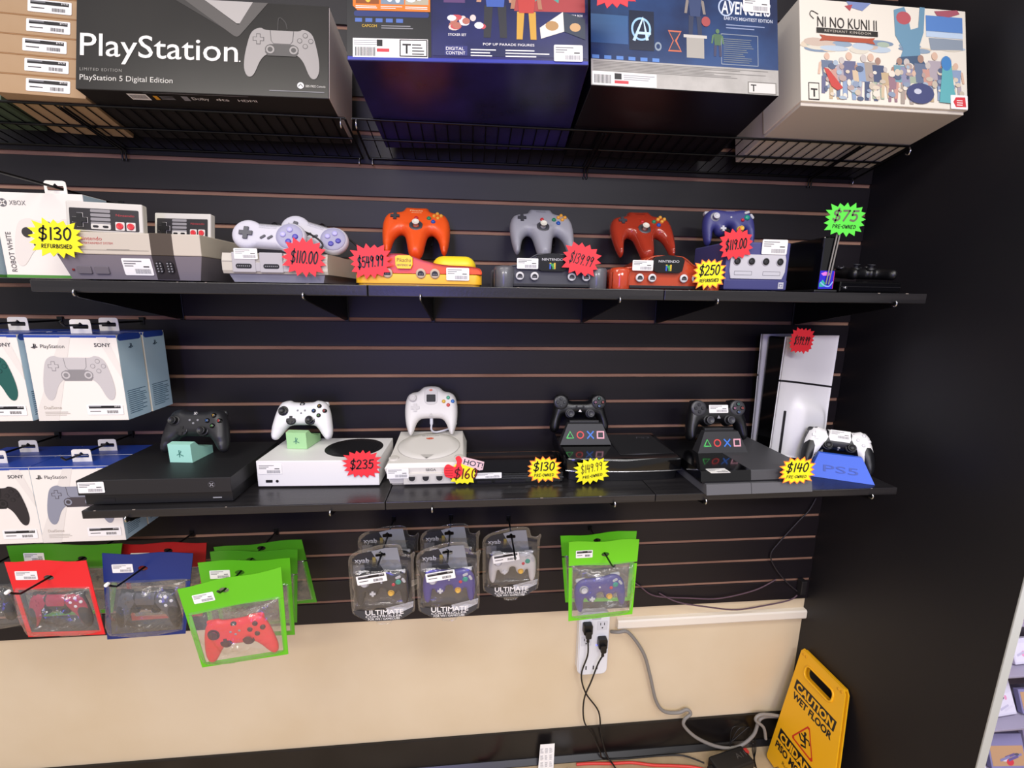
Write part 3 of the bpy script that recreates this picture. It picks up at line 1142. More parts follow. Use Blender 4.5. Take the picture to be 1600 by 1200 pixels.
# consoles with four front sockets and a rounded hump
def hump(m, body, lower=None, w=123, d=178, asym=0):
    z = [(-w, 2), (-w, 38), (-w * .93, 45), (-w * .74, 47), (-w * .52, 53), (-w * .34, 68), (-w * .2, 73), (w * .2, 73), (w * .34, 68), (w * .52, 53), (w * .74, 47), (w * .93, 45), (w, 38), (w, 2)]
    z = z[:1] + spline(z[1:-1], 4, False) + z[-1:]
    n = len(z)
    vs, fs = [], []
    rows = [(6, .0), (0, .5), (4, 1), (60, 1), (120, .93), (165, .7), (d, .45)]
    for k, (y, s) in enumerate(rows):
        for x, h in z:
            hh = h if s == 1 else (min(h, 40) + (h - min(h, 40)) * s if k > 2 else h - (1 - s) * 4)
            vs.append((x, y, max(hh, 2)))
    for a in range(len(rows) - 1):
        fs += [(a * n + i, a * n + i + 1, (a + 1) * n + i + 1, (a + 1) * n + i) for i in range(n - 1)]
        fs.append((a * n + n - 1, a * n, (a + 1) * n, (a + 1) * n + n - 1))
    m.add(vs, fs, body, smooth=True)
    m.add(vs[:n], [list(range(n))], body)
    m.add(vs[-n:], [list(range(n))[::-1]], body)


def socket(t, x, z, y, white, r=9):
    m = MB()
    T = front(y)
    m.cyl(x, z, -2, 1.4, r, white, M=T, seg=28)
    m.prism([(x + r * .62 * math.cos(R(a)), z - r * .1 + r * .62 * math.sin(R(a))) for a in range(0, 181, 15)] + [(x - r * .62, z - r * .42), (x + r * .62, z - r * .42)], 1.5, 1.7, INK, M=T)
    for q in (-.3, 0, .3):
        m.cyl(x + q * r, z - r * .12, 1.6, 2, r * .1, GREY, M=T, seg=8)
    m.build('controller_port', t)


def cube_n(m, x, y, s, T, z):
    """Little four-colour N emblem."""
    c = [mat(q, .4) for q in ('#2f5fc0', '#3a9a4a', '#d8b230', '#c23a34')]
    for k, (dx, dy, w, h) in enumerate(((-.5, 0, .26, 1), (.0, -.05, .26, .9), (.26, 0, .26, 1))):
        m.rect(x + dx * s, x + (dx + w) * s, y + (dy - .5 * h) * s, y + (dy + .5 * h) * s, c[k], z, T)
    m.add([(x - .5 * s, y + .5 * s, z + .05), (x - .2 * s, y + .5 * s, z + .05), (x + .52 * s, y - .5 * s, z + .05), (x + .22 * s, y - .5 * s, z + .05)], [(3, 2, 1, 0)], c[1], T)
    m.rect(x - .5 * s, x - .24 * s, y + .36 * s, y + .5 * s, c[2], z + .08, T)
    m.rect(x + .26 * s, x + .52 * s, y - .5 * s, y - .36 * s, c[2], z + .08, T)


def four_port(label, loc, body, foot, sock, lab, sockets, lab_x=-45, badge=True):
    t = console('game_console', label, loc)
    m = MB()
    hump(m, body)
    m.build('body', t)
    for x in (-103, 103):
        for y in (14, 150):
            m = MB()
            m.lathe([(22, 0), (23, 3), (23, 40), (20, 45), (8, 47)], foot, Matrix.Translation((x, y, 0)), 28)
            m.build('foot', t)
    m = MB()
    m.box(-84, 84, -1, 6, 3, 9, INK, .8)
    m.build('front_slot', t)
    for x in sockets:
        socket(t, x, 25, -.4, sock)
    if badge:
        m = MB()
        T = front(-1.2)
        m.slab([(-36, 63), (-30, 70), (0, 74), (30, 70), (36, 63), (32, 40), (24, 36), (-24, 36), (-32, 40)], -6, 1.4, .8, mat('#151518', .25), M=T)
        m.text('NINTENDO', 0, 58, 5.4, mat('#d8d8da', .4), 1.6, width=46, align='C', M=T)
        cube_n(m, 0, 47, 13, T, 1.6)
        m.build('badge', t)
    price_label(t, 46, 22, Matrix.Translation((lab_x, -2.6, 51)) @ FRONT, seed=int(abs(loc[0])))
    return t


N64GREY = mat('#9a9aa2', .42)
SOCK = mat('#d4d2d0', .45)
CHAR = mat('#47474c', .38, coat=.2)
four_port('charcoal console with rounded feet under the light grey three-pronged pad', (179, -246, ZU), CHAR, mat('#5c5c60', .3, coat=.3), SOCK, None, (-70, -38, 44, 76), -54)
prong_pad('light grey three-pronged pad leaning above the charcoal console', (182, -124, ZU + 73), (52, 0, 1), N64GREY)
REDC = mat('#ec5f38', .12, trans=.4, coat=.4)
four_port('clear orange-red console with a dark badge under the clear dark red pad', (432, -262, ZU), REDC, mat('#ec5a34', .1, trans=.45, coat=.5), SOCK, None, (-62, -34, 38, 66), -58)
prong_pad('clear dark red three-pronged pad leaning above the clear orange-red console', (436, -136, ZU + 73), (52, -1, 0), mat('#c4432c', .12, trans=.4, coat=.5))

# orange and yellow console
ORG, YEL = mat('#e85a1c', .4, coat=.2), mat('#f0b41c', .4)
t = console('game_console', 'orange and yellow console with a round yellow mound on its lid', (-101, -290, ZU))
m = MB()
prof = [(-127, 24), (-127, 38), (-122, 46), (-90, 56), (-50, 62), (-20, 60), (10, 50), (50, 42), (100, 40), (122, 36), (127, 28), (127, 24)]
prof = spline(prof[:-1], 4, False) + prof[-1:]
n = len(prof)
vs, fs = [], []
for y, kx, kz in ((5, .98, .97), (0, 1, .99), (3, 1, 1), (90, 1, 1), (150, .98, .9), (178, .94, .7)):
    vs += [(x * kx, y, 22 + (h - 22) * kz) for x, h in prof]
for a in range(5):
    fs += [(a * n + i, a * n + (i + 1) % n, (a + 1) * n + (i + 1) % n, (a + 1) * n + i) for i in range(n)]
m.add(vs, fs, ORG, smooth=True)
m.add(vs[:n], [list(range(n))], ORG)
m.add(vs[-n:], [list(range(n))[::-1]], ORG)
m.build('upper_body', t)
m = MB()
m.slab([(p[0], p[1]) for p in rrect(254, 178, 16, 6, 0, 89)], 4, 23, 2, YEL)
m.slab([(p[0], p[1]) for p in rrect(246, 170, 14, 6, 0, 89)], 0, 5, 1, YEL)
m.build('lower_body', t)
m = MB()
m.pillow(spline([(-36, 0), (-20, 22), (4, 28), (20, 24), (44, 20), (58, 2), (48, -22), (16, -28), (-18, -24)], 4), 24, 2, 22, mat('#f2d62a', .4), M=Matrix.Translation((58, 62, 40)))
m.build('lid_mound', t)
for x in (-62, 4, 32):
    socket(t, x, 24, -1.2, mat('#b9a58e', .4), 10)
m = MB()
T = front(-.6)
m.slab([(-46, 56), (-40, 59), (-18, 59), (-12, 55), (-12, 41), (-16, 33), (-42, 33), (-46, 40)], -4, 1, .5, mat('#f4cc2a', .4), M=T)
m.text('Pikachu', -29, 46, 8, mat('#6e4218', .5), 1.3, width=28, align='C', M=T, shear=.15)
m.text('NINTENDO 64', -29, 38, 4, mat('#5a3450', .5), 1.3, width=28, align='C', M=T, bold=.01)
m.build('badge', t)
price_label(t, 46, 25, Matrix.Translation((78, -2.4, 24)) @ FRONT, seed=5)
prong_pad('orange three-pronged pad leaning above the orange and yellow console', (-124, -136, ZU + 66), (52, 0, 2), mat('#e8561c', .38, coat=.2), 1., logo='Pikachu')

# indigo cube console with a silver front panel
IND = mat('#4b4c80', .42)
t = console('game_console', 'indigo cube-shaped console with a pale front panel of four sockets', (648, -246, ZU))
m = MB()
m.box(-75, 75, 0, 150, 3, 108, IND, 3)
m.box(-75.4, 75.4, -.6, 10, 4, 26, mat('#45467a', .42), 2)
m.cyl(0, 78, 106, 110, 60, mat('#43447a', .42), seg=40)
for x in (-50, 50):
    for y in (25, 125):
        m.cyl(x, y, 0, 4, 8, BLK)
m.build('body', t)
m = MB()
T = front(-.4)
m.prism(spline([(-66, 28), (-66, 60), (-62, 80), (0, 82), (62, 82), (66, 60), (64, 40), (58, 28)], 4) if False else [(-62, 28), (-66, 44), (-66, 70), (-63, 81), (63, 81), (66, 70), (66, 44), (60, 28)], -3, 2, mat('#c9c8cc', .45), M=T)
for x, w in ((-34, 42), (34, 42)):
    m.prism(rrect(w, 9, 1, 3, x, 40), 2.1, 2.1, mat('#5a5a60', .5), holes=[rrect(w - 1.6, 7.4, .8, 3, x, 40)], M=T)
m.build('front_panel', t)
for x in (-51, -17, 17, 51):
    m = MB()
    m.cyl(x, 66, 1, 3.4, 9.4, mat('#b4b3b8', .4), M=T, seg=28)
    m.cyl(x, 66, 3, 3.9, 7.6, BLK, M=T, seg=28)
    m.cyl(x, 65, 3.6, 5, 4.6, mat('#2a2a2d', .4), M=T, seg=20)
    m.build('controller_port', t)
m = MB()
m.rect(54, 67, 7, 21, mat('#c9c8cc', .4), 1.2, T)
m.ribbon([(57, 11), (57, 17), (64, 17), (64, 11), (60, 11)], 1.4, IND, 1.4, T)
m.build('emblem', t)
price_label(t, 60, 32, Matrix.Translation((34, -3, 98)) @ FRONT, seed=6)
m = MB()
m.tube(spline([(-40, 150, 60), (-40, 162, 62), (-40, 162, 90), (0, 163, 94), (40, 162, 90), (40, 162, 62), (40, 150, 60)], 4, False), 4, IND)
m.build('handle', t)
cube_pad('indigo wing-gripped pad leaning above the indigo cube console', (652, -114, ZU + 114), (74, 0, -2), mat('#3a3b78', .42), .93)

# small glossy black console at the end of the board
t = console('game_console', 'low glossy black console at the end of the upper shelf', (942, -232, ZU), 4)
m = MB()
m.box(-80, 90, 0, 180, 2, 27, BLKG, 4)
m.box(-76, 86, 4, 176, 0, 3, BLK)
m.build('body', t)
m = MB()
m.box(-78, 88, -1.5, 4, 14, 16, INK)
m.cyl(-64, 12, -1, 3, 4, CHROME, M=front(0))
m.build('disc_slot', t)
dual_pad('ds3', 'black twin-stick pad lying face up on the low glossy black console', (968, -222, ZU + 43), (6, 0, 4), .8)
# upright slim black console carrying the green tag
t = console('game_console', 'thin black upright console with a purple and blue sticker', (806, -262, ZU), -6)
m = MB()
m.box(-17, 17, 0, 150, 6, 122, BLKG, 3)
m.box(-26, 26, -4, 154, 0, 6, BLK, 2)
m.build('body', t)
m = MB()
T = front(-.4)
STK = mat('#2b22c8', .25)
m.rect(-16, 16, 8, 48, STK, .2, T)
m.poly([(-14, 42), (-4, 46), (6, 43), (10, 38), (-8, 37)], mat('#e07ad8', .3), .4, T)
m.poly([(-15, 20), (-8, 28), (-4, 24), (2, 14), (-14, 12)], mat('#35b49c', .3), .4, T)
m.ribbon(spline([(-12, 22), (-2, 15), (8, 14), (15, 24)], 4, False), 2.6, mat('#8fb8f4', .3), .6, T)
m.ribbon([(16, 9), (16, 46)], 1.4, mat('#c23a8a', .3), .6, T)
m.build('sticker', t)
m = MB()
for dx in (-3, 3):
    m.box(dx - 1.3, dx + 1.3, -4, -2, 18, 150, mat('#8a8680', .25), .4, M=Matrix.Rotation(R(5), 4, 'Y'))
m.build('tag_holder', t)

# ------------------------------------------------------------------ consoles on the lower shelf
# wide matte black console
t = console('game_console', 'wide matte black console with a thin overhanging top under the black pad', (-654, -292, ZL))
XB = mat('#1a1a1c', .5, bump=.03, bscale=2500)
m = MB()
m.box(-150, 150, 0, 240, 27, 60, XB, 1)
m.build('upper_body', t)
m = MB()
m.box(-146, 146, 10, 236, 2, 26.6, mat('#121214', .45), 1)
for x in (-120, 120):
    for y in (30, 210):
        m.cyl(x, y, 0, 4, 10, BLK)
m.build('lower_body', t)
m = MB()
T = front(-.2)
m.prism(ellipse(7, 7, 28, 112, 45), .1, .6, mat('#55555a', .4), M=T)
m.prism(ellipse(6.2, 6.2, 28, 112, 45), .6, .9, mat('#151517', .4), M=T)
for q in (45, -45):
    m.ribbon([(112 - 4.6 * math.cos(R(q)), 45 - 4.6 * math.sin(R(q))), (112 + 4.6 * math.cos(R(q)), 45 + 4.6 * math.sin(R(q)))], 1.8, mat('#8a8a90', .4), 1.1, T)
m.build('power_button', t)
m = MB()
T = front(9.7)
m.rect(-112, -88, 8, 15, INK, .2, T)
m.rect(106, 124, 10, 12.5, mat('#9a9a9e', .4), .3, T)
m.build('front_port', t)
price_label(t, 50, 24, Matrix.Translation((-122, -.8, 45)) @ FRONT, seed=9)


def wedge_stand(label, loc, yaw, mt, w=54, h=46, d=66, group=None):
    """Small block that holds a pad, with a tilted notch."""
    t = thing('controller_stand', label, 'controller stand', loc, (0, 0, yaw), group)
    m = MB()
    p = [(-d * .1, 0), (-d * .12, h * .95), (d * .12, h), (d * .3, h * .72), (d * .75, h * .42), (d, h * .42), (d, 0)]
    loft_x(m, p, p, -w / 2, w / 2, mt)
    m.build('block', t)
    m = MB()
    T = Matrix.Translation((0, -d * .11 - .5, 0)) @ FRONT
    m.ribbon([(-7, h * .4), (-2, h * .46), (7, h * .36)], 1.6, mat('#3c7a6c', .5), .2, T)
    m.ribbon([(-1.4, h * .3), (-1.4, h * .66), (3, h * .6), (0, h * .48)], 1.8, mat('#3c7a6c', .5), .3, T)
    m.build('emblem', t)
    return t


wedge_stand('pale mint plastic stand on the wide black console', (-656, -190, ZL + 60), -6, mat('#a9e3cf', .4, sss=.1), 52, 46, 64)
xbox_pad('matte black pad with coloured letter buttons on the mint stand', (-636, -180, ZL + 78), (66, 0, -3), mat('#1f1f22', .42), mat('#141416', .4), True, 1.)
# slim white console
t = console('game_console', 'slim white console with a big round black grille', (-350, -216, ZL), -2)
WH = mat('#eceae8', .45)
m = MB()
m.box(-138, 138, 0, 168, 3, 65, WH, 1.4)
m.box(-130, 130, 8, 160, 0, 4, BLK)
m.build('body', t)
m = MB()
m.cyl(58, 92, 63, 65.8, 70, mat('#141416', .5), seg=60)
for i in range(-9, 10):
    for j in range(-9, 10):
        if i * i + j * j < 82:
            m.add([(58 + i * 7 + 2 * math.cos(R(a)), 92 + j * 7 + 2 * math.sin(R(a)), 66.3) for a in range(0, 360, 60)], [list(range(6))], INK)
m.build('vent_grille', t)
m = MB()
T = front(-.3)
m.prism(rrect(15, 6.4, 1, 3, -112, 16), 0, .5, INK, M=T)
m.cyl(-94, 16, 0, .6, 3.4, INK, M=T)
m.build('front_port', t)
m = MB()
m.prism(ellipse(5, 5, 24, 118, 52), 0, .6, mat('#d2d0ce', .4), M=T)
m.build('power_button', t)
price_label(t, 54, 25, Matrix.Translation((-108, -.8, 46)) @ FRONT, seed=10)
wedge_stand('small pale green stand on the slim white console', (-424, -126, ZL + 66.5), -8, mat('#a7d79a', .4), 50, 44, 66)
xbox_pad('white pad with coloured letter buttons on the green stand', (-420, -112, ZL + 83), (66, 0, -1), mat('#eeedec', .42), mat('#19191b', .4), True, .98)
# cream console with a round lid
t = console('game_console', 'cream console with a round disc lid and four front sockets', (-104, -220, ZL))
DC = mat('#dedad2', .48)
m = MB()
frustum(m, (-84, 84, 6, 186), (-95, 95, 0, 195), 4, 44, DC)
m.box(-80, 80, 6, 180, 0, 5, mat('#8f8c88', .6))
vs = [(-95, 0, 44), (95, 0, 44), (95, 195, 44), (-95, 195, 44), (-88, 6, 54), (88, 6, 54), (84, 190, 75), (-84, 190, 75)]
m.add(vs, [(0, 1, 5, 4), (1, 2, 6, 5), (2, 3, 7, 6), (3, 0, 4, 7), (4, 5, 6, 7)], DC)
m.build('body', t)
TT = Matrix.Translation((0, 96, 65.2)) @ Matrix.Rotation(math.atan2(21, 184), 4, 'X')
m = MB()
m.cyl(0, 2, -6, 1.6, 78, DC, M=TT, seg=64)
m.prism(ellipse(78.4, 78.4, 64, 0, 2), 0, .25, mat('#aca8a0', .5), holes=[ellipse(77, 77, 64, 0, 2)], M=TT)
m.build('disc_lid', t)
m = MB()
m.poly([(-17, -52), (17, -52), (0, -76)], mat('#bdb9b2', .5), 1.9, TT)
m.poly([(-4, -68), (4, -68), (0, -74)], mat('#6a6864', .5), 2.1, TT)
m.build('lid_marker', t)
m = MB()
m.text('Dreamcast', 0, 56, 7, mat('#7c7a76', .5), 1.9, width=44, align='C', M=TT)
m.build('lid_lettering', t)
m = MB()
swirl(m, 0, 42, 10, mat('#d8613a', .5), 1.9, TT)
m.build('lid_logo', t)
for x in (-78, 78):
    m = MB()
    m.cyl(x, -66, -2, 2, 12, mat('#cfcbc2', .45), M=TT, seg=24)
    m.build('power_button' if x < 0 else 'open_button', t)
m = MB()
m.box(-52, 84, -4, 10, 4, 31, mat('#d2cec6', .48), 1.5)
m.build('port_panel', t)
for x in (-32, 0, 32, 64):
    m = MB()
    T = front(-4.2)
    m.prism(rrect(21, 17, 6, 5, x, 19), 0, .8, mat('#c5c1b9', .5), M=T)
    m.prism([(x + 7.4 * math.cos(R(a)), 20 + 7.4 * math.sin(R(a))) for a in range(180, 361, 20)] + [(x + 7.4, 24), (x - 7.4, 24)], .9, 1.1, mat('#2a2826', .5), M=T)
    m.build('controller_port', t)
m = MB()
m.text('SEGA', 12, 36, 6, mat('#7c7a76', .5), .4, width=24, align='C', M=front(-.5), bold=.02)
m.build('lettering', t)
price_label(t, 50, 25, Matrix.Translation((-64, -4.8, 33)) @ FRONT, seed=12)
dream_pad('cream pad with a dark square window leaning above the cream console', (-102, -70, ZL + 77), (72, 0, 1), .98)
# flat glossy black console
t = console('game_console', 'very flat glossy black console behind the thumbs-up price card', (110, -226, ZL))
m = MB()
m.box(-115, 115, 0, 150, 3, 28, BLKG, 2)
m.box(-108, 108, 4, 146, 0, 4, BLK)
m.build('body', t)
m = MB()
m.box(-116, 116, -2, 10, 13, 17, mat('#26262a', .2), .8)
m.box(-113, 60, -1, 2, 20, 21.4, mat('#3c3c40', .3))
m.build('front_rib', t)
m = MB()
for x in (-76, -34, 6):
    m.prism(rrect(34, 6, 1, 3, x, 8), 0, .6, INK, M=front(-.3))
m.build('controller_port', t)
price_label(t, 62, 14, Matrix.Translation((-66, -2.4, 24)) @ FRONT, seed=13)
# glossy black curved console with a ribbed lid
t = console('game_console', 'glossy black bowed console with a ribbed sliding lid', (376, -232, ZL), -2)
m = MB()
o = spline([(-144, 10), (-110, 3), (0, -2), (110, 3), (144, 10)], 4, False) + [(146, 214), (-146, 214)]
m.slab(o, 26, 60, 7, BLKG)
m.slab([(x * .95, 12 + y * .9) for x, y in o], 0, 25, 1, mat('#101012', .35))
m.build('body', t)
m = MB()
o = [(-4, 28), (136, 36), (128, 190), (-4, 190)]
m.slab(o, 59, 62, 1, mat('#1c1c1e', .4))
for q in range(30):
    y = 38 + q * 5
    m.box(0, 130 - q * .2, y, y + 2.2, 61.6, 62.6, mat('#18181a', .35))
m.text('PS3', 96, 150, 16, mat('#4a4a50', .4), 62.8, width=40, align='C', shear=.25)
m.build('sliding_lid', t)
m = MB()
m.tube([(x, y - 1, 28) for x, y in spline([(-144, 10), (-110, 3), (0, -2), (110, 3), (144, 10)], 6, False)], 1.6, CHROME)
m.build('chrome_strip', t)


def shape_stand(label, loc, yaw, k=1.):
    """Trapezoid stand with the four coloured button shapes."""
    t = thing('controller_stand', label, 'controller stand', loc, (0, 0, yaw), 'black stands with coloured shapes')
    m = MB()
    mt = mat('#2a2a2c', .5)
    frustum(m, (-68, 68, -14, 16), (-46, 46, 4, 20), 0, 52, mt)
    m.box(-40, 40, 14, 22, 40, 58, mt, 2)
    m.box(-26, 26, 16, 52, 44, 51, mt, 2)
    m.box(-40, 40, 10, 60, 0, 6, mt, 2)
    m.build('block', t)
    m = MB()
    T = Matrix.Translation((0, -14.6, 0)) @ Matrix.Rotation(math.atan2(52, 18), 4, 'X')
    zc, z = 26, .4
    cs = [mat(c, .45) for c in ('#4fc860', '#d8403c', '#3a78d8', '#e8a8b4')]
    m.ribbon([(-50, zc - 8), (-32, zc - 8), (-41, zc + 9), (-50, zc - 8)], 3.2, cs[0], z, T)
    m.prism(ellipse(10, 10, 32, -14, zc), z, z + .01, cs[1], holes=[ellipse(6.8, 6.8, 28, -14, zc)], M=T)
    m.ribbon([(5, zc - 9), (21, zc + 9)], 3.4, cs[2], z, T)
    m.ribbon([(5, zc + 9), (21, zc - 9)], 3.4, cs[2], z + .05, T)
    m.prism(rrect(20, 20, .5, 2, 40, zc), z, z + .01, cs[3], holes=[rrect(13, 13, .4, 2, 40, zc)], M=T)
    m.build('button_shapes', t)
    t.scale = (k, k, k)
    return t


shape_stand('black stand with four coloured shapes on the bowed ribbed-lid console', (304, -116, ZL + 62.9), -2, 1.)
dual_pad('ds3', 'glossy black twin-stick pad resting on the stand above the bowed console', (302, -58, ZL + 75), (76, 0, -2), 1.03)
# slanted black console
t = console('game_console', 'slanted half matte half glossy black console under the taller twin-stick pad', (667, -316, ZL), 1)
m = MB()
pr = [(9, 30), (13, 51), (15, 53), (290, 53), (290, 30)]
loft_x(m, pr, pr, -138, -16, BLKG)
m.build('glossy_half', t)
m = MB()
loft_x(m, pr, pr, -14.6, 138, mat('#454548', .5))
m.build('matte_half', t)
m = MB()
pl = [(0, 0), (6, 24), (290, 24), (280, 0)]
loft_x(m, pl, pl, -126, -16, mat('#5c5c5f', .5))
loft_x(m, pl, pl, -14.6, 138, mat('#5c5c5f', .5))
m.build('lower_body', t)
m = MB()
m.box(-132, 134, 14, 286, 23, 31, INK)
m.text('SONY', 60, 25.2, 3.4, GREY, .3, width=16, M=front(13.6))
m.build('middle_gap', t)
price_label(t, 48, 26, Matrix.Translation((-96, 14, 53.4)), seed=14)
shape_stand('black stand with four coloured shapes on the slanted console', (652, -172, ZL + 53.6), 0, 1.)
dual_pad('ds4', 'black twin-stick pad with a white label across its touchpad', (664, -128, ZL + 68), (74, 0, -1), 1.06, sticker=True)
# tall upright console with white side plates
t = console('game_console', 'tall upright white and black console at the end of the lower shelf', (911, -101, ZL), 15)
PL = mat('#e9e8ea', .38)


def plate_y(u, v, far):
    fl = (9 if far else 14) * abs(u * 2 - 1) ** 3
    if far:
        return 70 + fl * .5 + 3 * (v - .5) ** 2
    a = 1 / (1 + math.exp(-(u - .42) * 46)) / (1 + math.exp((v - .46 + .5 * (u - .5) ** 2) * 46)) / (1 + math.exp((u - .92) * 40))
    return -fl - 24 * a


def plate_x(u, v, far):
    left, right = (-74 - 10 * v, 96) if far else (-98 - 6 * (1 - v), 104 - 2 * v)
    return left + (right - left) * u + (1.5 * math.sin(math.pi * v) if u > .5 else 0) * -1


def plate(m, far):
    nx, nz = 26, 44
    pts = lambda d: [(plate_x(i / nx, j / nz, far), plate_y(i / nx, j / nz, far) + d, 10 + 340 * j / nz) for j in range(nz + 1) for i in range(nx + 1)]
    vs, vs2 = pts(0), pts(-4 if far else 4)
    n, w_, fs = len(vs), nx + 1, []
    for j in range(nz):
        for i in range(nx):
            q = (j * w_ + i, j * w_ + i + 1, (j + 1) * w_ + i + 1, (j + 1) * w_ + i)
            fs += [q, tuple(n + k for k in q[::-1])]
    rim = list(range(w_)) + [j * w_ + nx for j in range(1, nz + 1)] + [nz * w_ + i for i in range(nx - 1, -1, -1)] + [j * w_ for j in range(nz - 1, 0, -1)]
    for k in range(len(rim)):
        i, j = rim[k], rim[(k + 1) % len(rim)]
        fs.append((i, j, n + j, n + i))
    m.add(vs + vs2, fs, PL, smooth=True)


m = MB()
m.box(-70, 90, 6, 64, 6, 346, BLKG, 5)
m.box(-60, 60, 0, 70, 0, 8, BLK, 2)
m.build('body', t)
for far in (False, True):
    m = MB()
    plate(m, far)
    m.build('side_plate', t)
    m = MB()
    k = 30
    row = [[(plate_x(q / k, .66 - .08 * q / k, far) + (-.6 if q == 0 else .6 if q == k else 0), plate_y(q / k, .66 - .08 * q / k, far) + (.7 if far else -.7), 234 - 28 * q / k + dz) for q in range(k + 1)] for dz in (-2.6, 2.6)]
    edge = [[(p[0], p[1] + (-5 if far else 5), p[2]) for p in r] for r in row]
    vs = row[0] + row[1] + edge[0] + edge[1]
    n = k + 1
    m.add(vs, [(q, q + 1, n + q + 1, n + q) for q in range(k)] + [(0, n, 3 * n, 2 * n), (k, n + k, 3 * n + k, 2 * n + k)], INK)
    m.build('plate_seam', t)
m = MB()
m.box(-58, -51, -6, 6, 24, 146, INK, 1)
m.build('disc_slot', t)
# blue stand and two-tone pad
t = thing('controller_stand', 'bright blue sloped stand holding the white and black pad', 'controller stand', (936, -241, ZL + .4), (0, 0, -29))
BLU = mat('#2f5fd6', .5)
m = MB()
frustum(m, (-70, 70, -16, 20), (-46, 46, 18, 30), 0, 55, BLU)
m.box(-50, 50, 14, 70, 0, 6, BLU, 2)
m.box(-26, 26, 24, 54, 38, 46, BLU, 2)
m.build('block', t)
m = MB()
T = Matrix.Translation((0, -16.8, 0)) @ Matrix.Rotation(math.atan2(55, 34), 4, 'X')
m.text('PS5', 0, 18, 18, mat('#2448a8', .5), .4, width=74, align='C', M=T)
m.build('lettering', t)
sense_pad('white and black pad with a label on its touchpad resting on the blue stand', (954, -208, ZL + 4), (66, 2, -27), mat('#efeeec', .4), mat('#161619', .4), 1.03, sticker=True)

# ------------------------------------------------------------------ starburst price cards
RED, YLW, ORN, GRN = mat('#f0323c', .55), mat('#f8ee1c', .55), mat('#f58a3a', .55), mat('#5ee84a', .55)


def price_card(label, loc, rx, ry, colour, price, sub=None, border=None, roll=0, yaw=0, seed=1, n=16, inner=.76, pw=2.6, pcol=INK, tilt=0, psize=None):
    t = thing('price_card', label, 'price card', loc, (90 - tilt, roll, yaw), 'starburst price cards')
    m = MB()
    o = burst(n, rx, ry, inner, seed)
    m.prism(o, -.6, .3, border or colour)
    if border:
        m.prism([(x * .9, y * .9) for x, y in o], .3, .5, colour)
    m.build('card', t)
    m = MB()
    h = psize or ry * .62
    y = (-h * .12 if sub else -h * .5)
    m.hand(price, 0, y, h, pw, pcol, .7, width=rx * 1.25, rot=2)
    m.build('handwritten_price', t)
    if sub:
        m = MB()
        m.hand(sub, 0, -ry * .52, ry * .2, 1.3, INK, .7, width=rx * 1.15, rot=1)
        m.build('handwritten_note', t)
    return t


price_card('large red starburst card reading 42.20 at the top between two dark boxes', (252, -356, 214), 44, 36, RED, '$42.20', seed=2, roll=-4, tilt=12, yaw=-3)
price_card('bright yellow starburst card reading 130 refurbished on the grey retro console', (-762, -292.4, -222), 46, 34, YLW, '$130', 'REFURBISHED', seed=3, n=17, pw=3.2, roll=2)
price_card('red starburst card reading 110.00 on the white retro console', (-318, -300, -247), 41, 36, RED, '$110.00', seed=4, n=16, roll=5)
price_card('red starburst card reading 549.99 on the orange and yellow console', (-194, -296, -252), 41, 33, RED, '$549.99', seed=5, n=16, roll=-5)
price_card('red starburst card reading 139.99 on the charcoal console', (240, -258, -236), 42, 34, RED, '$139.99', seed=6, n=15, roll=14, pw=2)
price_card('orange-edged yellow starburst card reading 250 refurbished beside the clear red console', (520, -276, -262), 38, 33, YLW, '$250', 'REFURBISHED', border=ORN, seed=7, pw=3, roll=-2)
price_card('red starburst card reading 119.00 on the indigo cube console', (588, -252.6, -196), 40, 33, RED, '$119.00', seed=8, n=15, roll=-6)
price_card('green starburst card reading 75 pre-owned on a thin black upright console', (824, -270, -140), 49, 35, GRN, '$75', 'PRE-OWNED', seed=9, n=17, roll=2, pw=4, pcol=mat('#6b6a5a', .6))
price_card('small red starburst card reading 599.99 on the tall upright white console', (843, -166, -416), 33, 32, mat('#d81c2c', .55), '$599.99', seed=10, n=19, pw=2, roll=4, inner=.84)
price_card('red starburst card reading 235 on the slim white console', (-249, -222.6, -702), 43, 34, RED, '$235', seed=11, n=18, pw=3, roll=1, inner=.76)
price_card('orange-edged yellow starburst card reading 130 pre-owned on the flat black console', (177, -230, -722), 42, 33, YLW, '$130', 'PRE-OWNED', border=ORN, seed=12, pw=3.2)
price_card('plain yellow starburst card reading 149.99 pre-owned on the bowed console', (290, -244, -722), 43, 32, YLW, '$149.99', 'PRE-OWNED', seed=13, roll=-9, pw=1.6, n=17)
price_card('orange-edged yellow starburst card reading 140 pre-owned on the slanted console', (756, -317.6, -704), 44, 34, YLW, '$140', 'PRE-OWNED', border=ORN, seed=14, pw=3.4, roll=1)
# thumbs-up card
t = thing('price_card', 'red thumbs-up price card reading HOT 160 on the cream console', 'price card', (-24, -231, -719), (90, 4, 0), 'starburst price cards')
m = MB()
m.prism(burst(15, 30, 26, .86, 21), -.6, .3, YLW, M=Matrix.Translation((8, -8, 0)))
m.prism(spline([(-12, 8), (-8, 20), (-12, 30), (-4, 36), (4, 26), (2, 14), (6, 4), (4, -14), (-10, -20), (-30, -18), (-36, -8), (-36, 6), (-28, 14)], 4), .3, .7, RED)
m.prism([(2, 30), (8, 34), (56, 24), (54, 4), (46, 2), (4, 16)], .3, .6, mat('#e6c4c8', .5))
m.build('card', t)
m = MB()
for q in range(4):
    m.ribbon([(-34, 4 - q * 6), (-16, 6 - q * 6.6)], 1, mat('#8a1418', .5), .9 + q * .02)
m.text('HOT!', 7, 17, 13, mat('#1a2440', .5), .9, width=46, rot=-11, bold=.01)
m.build('printed_word', t)
m = MB()
m.hand('$160', 15, -19, 24, 3, mat('#a01018', .5), 1.2, width=56, rot=4)
